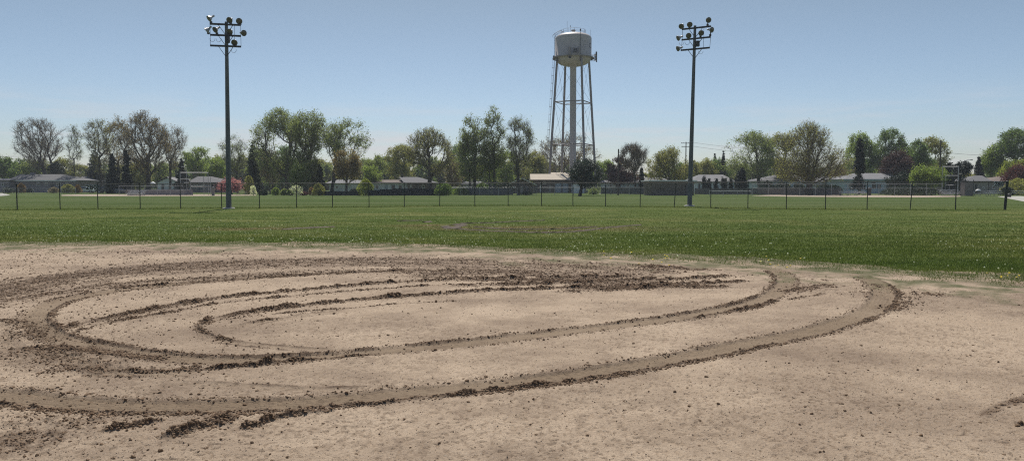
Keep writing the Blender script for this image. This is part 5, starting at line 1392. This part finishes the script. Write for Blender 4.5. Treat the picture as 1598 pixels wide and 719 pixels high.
B_('tree', 'yellow green rounded tree left of the floodlight pole', 337, 196, 318, 356, 244, 280, 'round', 260, 8500, .27, 'fresh', twigs=1000)
B_('bare_tree', 'thin bare tree immediately right of the floodlight pole', 370, 170, 344, 387, 210, 272, 'vase', 330, 2800, .19, 'sage', 'bark_dark', .2, 2400, 1.3, spread=.5)
C__('cedar', 'dull purple green cedar between the bare tree and the cottonwoods', 395, 158, 378, 410, 222, 300, 'pine', 6500, .6, .42, .05, ragged=.45)
B_('tree', 'leafy green tree filling in behind the dull cedar', 404, 190, 384, 426, 226, 284, 'round', 260, 8500, .27, 'sage', twigs=1200)
B_('tree', 'green tree standing far back between the two cottonwoods', 440, 205, 416, 474, 224, 284, 'dome', 320, 11500, .28, 'green', twigs=1000)
B_('bare_tree', 'thin grey tree in front of the cottonwoods', 421, 160, 405, 440, 226, 280, 'column', 260, 2400, .18, 'bud', 'bark', .14, 2200, 1.1, stems=2)
B_('cottonwood', 'huge leafy cottonwood with twin trunks, left of its close neighbour', 447, 158, 393, 482, 168, 262, 'round', 620, 13500, .25, 'sage', 'bark', .50, 3800, 1.4, bf=.38, stems=2, gap=.36, spread=.6)
B_('cottonwood', 'huge leafy cottonwood with one thick trunk, right of its close neighbour', 476, 154, 446, 514, 170, 262, 'vase', 520, 11500, .25, 'sage', 'bark', .48, 3200, 1.4, bf=.38, stems=2, gap=.36, spread=.6)
B_('tree', 'bright yellow green young tree under the cottonwoods', 468, 148, 455, 480, 252, 286, 'column', 170, 4200, .22, 'fresh', twigs=700, tr=.12)
B_('tree', 'yellow green narrow tree hugging the thick cottonwood trunk', 488, 150, 480, 500, 240, 284, 'column', 150, 3500, .22, 'olive', twigs=600, tr=.12)
C__('spruce', 'small dark spruce left of the forked cottonwood', 499, 150, 488, 511, 256, 304, 'spruce', 5000, .75, .38, .2, ragged=.3)
B_('cottonwood', 'forked cottonwood with a long limb reaching out to the right', 517.5, 152, 496, 574, 183, 262, 'vase', 460, 7600, .24, 'sage', 'bark_dark', .36, 3000, 1.4, bf=.42, gap=.42, spread=.55)
B_('maple', 'small russet olive maple in front of the white garage', 540, 140, 521, 567, 229, 274, 'round', 300, 8000, .22, 'bronze', 'bark_dark', .22, 1600, 1.0)
B_('tree', 'pale green tree rising behind the white garage roof', 585, 200, 562, 608, 240, 280, 'round', 260, 8500, .28, 'sage', twigs=1000)
B_('tree', 'small bright tree above the blue ranch house roof', 574, 170, 562, 594, 258, 284, 'round', 150, 4500, .24, 'fresh', twigs=600, tr=.15)
B_('oak', 'broad olive oak behind the grey hipped roof', 628, 196, 598, 656, 223, 272, 'round', 360, 10500, .26, 'olive', twigs=1800, tr=.35)
B_('oak', 'large rounded oak with radiating limbs right of the grey hipped roof', 671, 152, 629, 714, 197, 264, 'round', 620, 8200, .2, 'olive', 'bark_dark', .44, 4600, 1.2, bf=.42, spread=.5, tw=.018)
B_('tree', 'dull grey brown small tree left of the twin slender trunks', 705, 160, 692, 722, 244, 288, 'round', 230, 3500, .2, 'bud', 'bark_dark', .16, 2000, 1.0)
B_('tree', 'green tree filling the gap behind the twin slender trunks', 722, 200, 698, 748, 214, 276, 'round', 320, 9500, .28, 'green', twigs=1200)
B_('ash_tree', 'slender ash with a straight trunk, left of the group of three trunks', 742, 137, 710, 762, 175, 272, 'column', 480, 7000, .2, 'sage', 'bark_dark', .30, 3000, 1.1, bf=.25, stems=1, spread=.45)
B_('ash_tree', 'thin leaning ash growing against the straight trunk', 734, 136, 712, 752, 200, 282, 'column', 240, 2800, .2, 'sage', 'bark_dark', .18, 1300, 1.0, bf=.25)
B_('ash_tree', 'tallest slender ash standing in the middle of the trunks', 772, 138, 750, 790, 163, 276, 'column', 480, 6800, .2, 'sage', 'bark_dark', .26, 3000, 1.1, bf=.22, spread=.45)
B_('ash_tree', 'thin short ash tucked beside the tallest one', 763.5, 139, 748, 780, 215, 272, 'column', 180, 2800, .2, 'fresh', 'bark_dark', .14, 1200, 1.0, bf=.25)
B_('ash_tree', 'finely branched bare ash right of the tallest slender one', 809, 136, 784, 834, 180, 272, 'vase', 480, 3400, .17, 'sage', 'bark_dark', .27, 4600, 1.2, bf=.28, spread=.4)
B_('tree', 'yellow green tree between the tallest ash and the bare ash', 790, 190, 770, 812, 232, 280, 'round', 240, 7500, .27, 'fresh', twigs=900)
B_('tree', 'rounded olive tree behind the canopy building', 838, 205, 812, 858, 237, 274, 'round', 280, 8500, .28, 'olive', twigs=1100)
B_('oak', 'gnarled open oak spreading behind the legs of the water tower', 880, 215, 834, 932, 206, 266, 'round', 520, 6500, .25, 'bronze', 'bark_dark', .42, 4200, 1.5, bf=.45, gap=.36, tw=.024)
B_('crab_apple', 'low dark blue green crab apple with a short stout trunk', 905, 119, 887, 940, 245, 284, 'round', 420, 15500, .17, 'blue_green', 'bark_dark', .24, 2600, .7, bf=.4, gap=.22, spread=.4)
B_('tree', 'light green tree between the crab apple and the purple tree', 943, 195, 926, 960, 247, 280, 'round', 230, 7500, .27, 'fresh', twigs=900)
B_('plum_tree', 'rounded dark purple tree behind the bare utility pole', 967, 172, 945, 993, 243, 280, 'dome', 330, 11500, .25, 'purple', 'bark_dark', .25, 1800, 1.0)
B_('bare_tree', 'leafless tree holding a dark nest right of the purple tree', 992, 150, 966, 1011, 220, 272, 'vase', 460, 900, .16, 'bud', 'bark_dark', .2, 4200, 1.1, bf=.4, tw=.018)
C__('spruce', 'small dark spruce peeping out beside the leafless tree', 1001, 178, 993, 1010, 258, 300, 'spruce', 2800, .8, .35, .2)
B_('honey_locust', 'broad yellow olive tree above the brick hut', 1044, 160, 1009, 1078, 227, 272, 'dome', 480, 9500, .23, 'olive', 'bark_dark', .33, 3200, 1.2, bf=.45, gap=.36, spread=.5)
B_('tree', 'soft olive tree right of the right floodlight pole', 1094, 205, 1070, 1118, 244, 280, 'round', 280, 9500, .28, 'olive', twigs=1000)
B_('tree', 'soft green tree beside the two far spruces', 1116, 208, 1098, 1142, 243, 280, 'round', 260, 8500, .28, 'green', twigs=1000)
C__('spruce', 'far dark spruce with a pointed top, shorter of the pair', 1115, 215, 1107, 1123, 239, 300, 'spruce', 3500, .9, .4, .2)
C__('spruce', 'far dark spruce with layered boughs, taller of the pair', 1128.5, 205, 1118, 1139, 235, 300, 'spruce', 4500, .85, .42, .25, ragged=.5)
C__('yew', 'dark rounded evergreen right of the arborvitae row', 1157, 158, 1143, 1172, 262, 300, 'spruce', 6000, .5, .38, .05, ragged=.2)
B_('silver_maple', 'tall silver maple with fine drooping sprays left of the great oak', 1186, 172, 1134, 1216, 205, 268, 'round', 560, 13500, .24, 'sage', 'bark', .38, 3600, 1.6, bf=.4, gap=.36, spread=.6)
B_('silver_maple', 'leaning silver maple merging with the great oak', 1224, 180, 1190, 1250, 206, 270, 'vase', 380, 8500, .24, 'olive', 'bark', .32, 2600, 1.4, bf=.4, gap=.36)
B_('oak', 'great spreading oak with a stout trunk and low dense boughs', 1264, 132, 1208, 1316, 188, 276, 'spread', 1000, 14500, .18, 'olive', 'bark_dark', .50, 7200, 1.3, bf=.5, gap=.16, spread=.45, tw=.014)
B_('tree', 'low russet tree filling in right of the great oak', 1306, 198, 1286, 1328, 258, 284, 'dome', 220, 6500, .26, 'bronze', twigs=1000)
B_('tree', 'tall leafy green tree behind the narrow spruce', 1345, 190, 1318, 1372, 205, 272, 'column', 420, 13000, .27, 'fresh', twigs=1600, gap=.34)
C__('spruce', 'narrow spire shaped spruce with drooping lower boughs', 1341, 142, 1331, 1351, 213, 268, 'spruce', 6500, .45, .34, .2, ragged=.2)
C__('spruce', 'ragged skirt of a dark spruce below the spire', 1340.5, 143.5, 1322, 1360, 262, 292, 'spruce', 1500, .9, .36, .35, ragged=.6, tr=.1)
B_('tree', 'tall leafy green tree with the highest crown right of the narrow spruce', 1382, 186, 1358, 1416, 198, 268, 'round', 460, 14500, .27, 'green', twigs=1700, gap=.34)
B_('plum_tree', 'rounded purple leaved tree in front of the leafy greens', 1397, 165, 1372, 1424, 233, 276, 'dome', 360, 12500, .24, 'purple', 'bark_dark', .25, 1800, 1.0)
B_('tree', 'deep green tree right of the purple leaved one', 1430, 178, 1404, 1456, 215, 276, 'round', 380, 12500, .27, 'green', twigs=1500)
B_('tree', 'olive topped tree just left of the dark utility pole', 1450, 188, 1426, 1482, 211, 270, 'round', 400, 11500, .27, 'olive', twigs=1700, gap=.34)
B_('maple', 'low bright yellow green maple in front of the utility pole', 1444, 130, 1420, 1472, 253, 292, 'round', 340, 11500, .19, 'fresh', 'bark', .16, 1500, .8)
B_('tree', 'grey green tangle of low boughs beneath the purple tree', 1405, 140, 1384, 1432, 268, 298, 'dome', 240, 7500, .2, 'pine', 'bark', .14, 1400, .8)
C__('pine', 'ragged dark pine with broken top left of the grey cabinet', 1481, 142, 1466, 1500, 252, 303, 'spruce', 4200, .4, .42, .0, ragged=.7)
B_('juniper', 'dark crooked juniper between the ragged pine and the cabinet', 1499, 140, 1488, 1516, 249, 292, 'fan', 150, 4200, .22, 'spruce', 'bark_dark', .16, 500, .6, bf=.5, gap=.48, spread=.35)
C__('spruce', 'dark pointed spruce behind the tan house', 1527, 168, 1513, 1542, 244, 300, 'spruce', 6500, .75, .4, .15, ragged=.3)
B_('tree', 'small yellow green tree left of the tan house', 1510, 160, 1503, 1518, 270, 286, 'round', 110, 2600, .2, 'olive', twigs=400, tr=.1)
B_('tree', 'upright light green tree above the tan house', 1548, 180, 1530, 1568, 225, 274, 'column', 340, 10500, .26, 'fresh', twigs=1300)
B_('tree', 'tall dense green tree at the right edge of the treeline', 1586, 176, 1557, 1618, 198, 262, 'vase', 460, 13500, .26, 'green', 'bark', .4, 2300, bf=.35, gap=.34)
B_('tree', 'bright lime green tree above the brown roof', 1584, 165, 1560, 1612, 248, 278, 'dome', 300, 9500, .24, 'lime', twigs=1100)
B_('plum_tree', 'low maroon tree overhanging the brown roofed house', 1586, 138, 1567, 1614, 256, 288, 'dome', 330, 9500, .19, 'maroon', 'bark_dark', .18, 1500, .8)
shrub('shrub', 'large olive green shrub below the maroon tree', 1588, 132, 1568, 1612, 277, 'olive', 3600, .2)
# ---- the woods closing the view far behind
k = 0
rgb_ = np.random.default_rng(3)
FARL = {'green': 'far green tree low behind the nearer trees', 'sage': 'far pale green tree low behind the nearer trees', 'olive': 'far olive tree low behind the nearer trees'}
protos = {}
SKX = [0, 60, 130, 290, 350, 400, 520, 560, 600, 700, 850, 900, 930, 960, 1000, 1012, 1030, 1070, 1140, 1200, 1300, 1330, 1400, 1470, 1490, 1520, 1540, 1598]
SKY_ = [247, 251, 253, 246, 241, 238, 243, 247, 243, 241, 245, 251, 262, 260, 267, 267, 257, 252, 252, 248, 257, 243, 240, 244, 268, 268, 253, 243]
for px in np.arange(-40, 1660, 13.5):
    px = px + rgb_.normal(0, 4); Y = 235 + rgb_.random() * 55; top = np.interp(px, SKX, SKY_) + abs(rgb_.normal(0, 5)); lf = ['green', 'sage', 'olive'][int(rgb_.integers(0, 3))]
    key = (lf, int(rgb_.integers(0, 2)))
    if key not in protos:
        o = B_('woodland_tree', FARL[lf], 799, 260, 780, 818, 250, 294, 'dome', 240, 8500, .34, lf, twigs=500, group='far trees closing the view', seed=40 + len(protos))
        protos[key] = (o, zat(250, 260), False)
    o, h0, used_ = protos[key]
    if used_:
        o2 = o.copy(); COL.objects.link(o2)
        for ch in list(o.children): c2 = ch.copy(); COL.objects.link(c2); c2.parent = o2
    else: o2 = o; protos[key] = (o, h0, True)
    o2.location = (gx(px, Y, 5), Y, 0); sc = zat(top, Y) / h0; o2.scale = (sc * (1 + .25 * rgb_.random()), sc, sc); o2.rotation_euler = (0, 0, rgb_.random() * 6)

# ---- shrubs, hedges and blossom
C__('arborvitae', 'clipped dark arborvitae, first of the row before the white house', 1099, 150, 1094.5, 1103.5, 274, 301, 'spruce', 1800, .35, .28, .0, ragged=.1, group='arborvitae row before the white house', cat='conifer')
for px_, x0_, x1_, yt_, lb in ((1106.3, 1102.5, 1110, 277.5, 'slim dark arborvitae, second of the row before the white house'), (1117.7, 1113.5, 1122, 278.5, 'dark arborvitae standing third in the row, with gaps both sides'),
                           (1128.3, 1124.8, 1131.6, 276, 'dark pointed arborvitae, left one of the touching pair'), (1132.2, 1129, 1136, 277, 'dark arborvitae, right one of the touching pair'), (1141, 1137.5, 1145, 278, 'small dark arborvitae, last of the row beside the rounded evergreen')):
    C__('arborvitae', lb, px_, 150, x0_, x1_, yt_, 301, 'spruce', 1500, .35, .26, .0, ragged=.1, group='arborvitae row before the white house', cat='conifer')
shrub('shrub', 'reddish olive shrub before the ranch house wall', 33, 172, 27, 40, 285.5, 'rust', 1500, .22)
shrub('shrub', 'small grey green shrub left of the ranch house corner', 13, 168, 4, 24, 292, 'pine', 1200, .22)
shrub('shrub', 'low dark bush under the ranch house window', 46, 176, 40, 52, 293.5, 'spruce', 700, .22)
shrub('shrub', 'pale twiggy bush in the middle of the ranch house front', 84, 168, 77, 92, 292, 'bud', 1300, .2)
shrub('shrub', 'wide olive shrub at the right end of the ranch house', 106, 166, 97, 117, 286.5, 'olive', 2300, .22)
shrub('shrub', 'orange tinted shrub between the ranch house and the garage', 121, 168, 115, 127, 288, 'rust', 1300, .2)
B_('redbud', 'pink blossoming tree right behind the floodlight pole', 361, 138, 344, 377, 278, 292, 'dome', 300, 5200, .19, 'pink', 'bark_dark', .14, 1300, .8, gap=.22)
shrub('shrub', 'yellow green young shrub right of the pink blossoming tree', 389, 140, 381, 398, 274, 'olive', 2100, .2, shape='column')
shrub('shrub', 'small pale blossoming shrub below the yellow green one', 395, 128, 390, 401, 289, 'white_blossom', 500, .15)
B_('blossom_tree', 'tiny white blossoming tree before the cottonwood trunks', 462, 122, 455, 469, 288, 298, 'round', 90, 650, .15, 'white_blossom', 'bark_dark', .06, 300, .5)
for px_, x0_, x1_, yt_, lf, lb in ((411, 404, 419, 296, 'pine', 'low grey green bush nearest the small pale blossom'), (430, 423, 437, 292, 'fresh', 'round light green bush, left in the bed under the cottonwoods'), (443, 437, 450, 294, 'sage', 'round sage bush, middle in the bed under the cottonwoods'), (453, 447, 459, 295, 'green', 'round dark green bush beside the tiny white blossoming tree'),
                               (474, 467, 482, 299, 'maroon', 'low reddish bush right of the tiny white blossoming tree')):
    shrub('shrub', lb, px_, 126, x0_, x1_, yt_, lf, 1300, .17)
shrub('shrub', 'rosy brown bush hard against the big green and orange shrub', 487, 127, 481, 493, 292, 'rust', 1200, .17)
shrub('shrub', 'big green and orange shrub left of the low black fence', 497, 124, 489, 510, 285.5, 'olive', 2600, .18)
shrub('shrub', 'tall bright yellow green shrub left of the long black fence', 571, 123, 558, 586, 279, 'lime', 3200, .19)
shrub('shrub', 'dark bush before the white garage wall', 552, 128, 545, 562, 294.5, 'spruce', 900, .18)
shrub('shrub', 'spreading green shrub right of the long black fence', 692, 124, 677, 707, 285.5, 'green', 3400, .19)
shrub('shrub', 'yellow green shrub left of the twin slender trunks', 718, 134, 707, 732, 290.5, 'fresh', 2400, .19)
shrub('shrub', 'dark green underbrush between the slender trunks', 752, 142, 740, 764, 284, 'green', 2400, .2)
shrub('shrub', 'mixed green underbrush right of the tallest ash', 787, 142, 774, 801, 284, 'pine', 2400, .2)
shrub('shrub', 'low dark bush at the foot of the bare ash', 822, 134, 812, 834, 299, 'pine', 900, .16)
shrub('shrub', 'pale weeping bush behind the far chain link fence', 926, 138, 919, 936, 292, 'sage', 1100, .18)
for px_, x0_, x1_, yt_, lb in ((1196, 1184, 1210, 282, 'grey green shrub below the silver maple'), (1222, 1206, 1240, 284, 'wide dull green shrub left of the great oak trunk'), (1247, 1234, 1262, 286, 'dull green shrub hard left of the great oak trunk'), (1288, 1270, 1306, 287, 'dull green shrub right of the great oak trunk')):
    shrub('shrub', lb, px_, 140, x0_, x1_, yt_, 'pine', 2600, .2)
shrub('hedge', 'dull green hedge left of the silver bleachers', 1304, 136, 1294, 1318, 288, 'pine', 1800, .2, cat='hedge')
shrub('hedge', 'dark shaded hedge below the yellow green maple', 1420, 128, 1382, 1468, 289, 'pine', 6500, .2, cat='hedge')
shrub('shrub', 'low dark shrub before the brown roofed house', 1572, 130, 1562, 1584, 292, 'spruce', 1500, .18)
# the nest in the leafless tree
rgn = np.random.default_rng(8); P = rgn.normal(size=(700, 3)) * np.array([.42, .42, .25]); V, Fc = np_leaves(P, .5, rgn, .08)
o = link('nest', np_mesh('nest', V, Fc, M['bark_dark'])); o.location = (gx(992, 150, 9), 149.8, zat(238, 150)); tag(o, 'dark twig nest high in the leafless tree', 'nest')

HAZE = .00028
if HAZE:
    mb = MB(); mb.box(-420, 420, -30, 330, -1.5, 46)
    hz = mb.build('haze', []); hz.data.materials.clear()
    m, nt, out = new_mat('thin_haze'); pv = N(nt, 'ShaderNodeVolumePrincipled'); pv.inputs['Color'].default_value = (.86, .92, 1, 1); pv.inputs['Density'].default_value = HAZE; pv.inputs['Anisotropy'].default_value = .2
    nt.links.new(pv.outputs[0], out.inputs['Volume']); hz.data.materials.append(m); tag(hz, 'thin pale air over the far treeline and houses', 'haze', kind='stuff')
    S.cycles.volume_bounces = 0
print('objects', len(bpy.data.objects), 'polys', sum(len(m.polygons) for m in bpy.data.meshes))
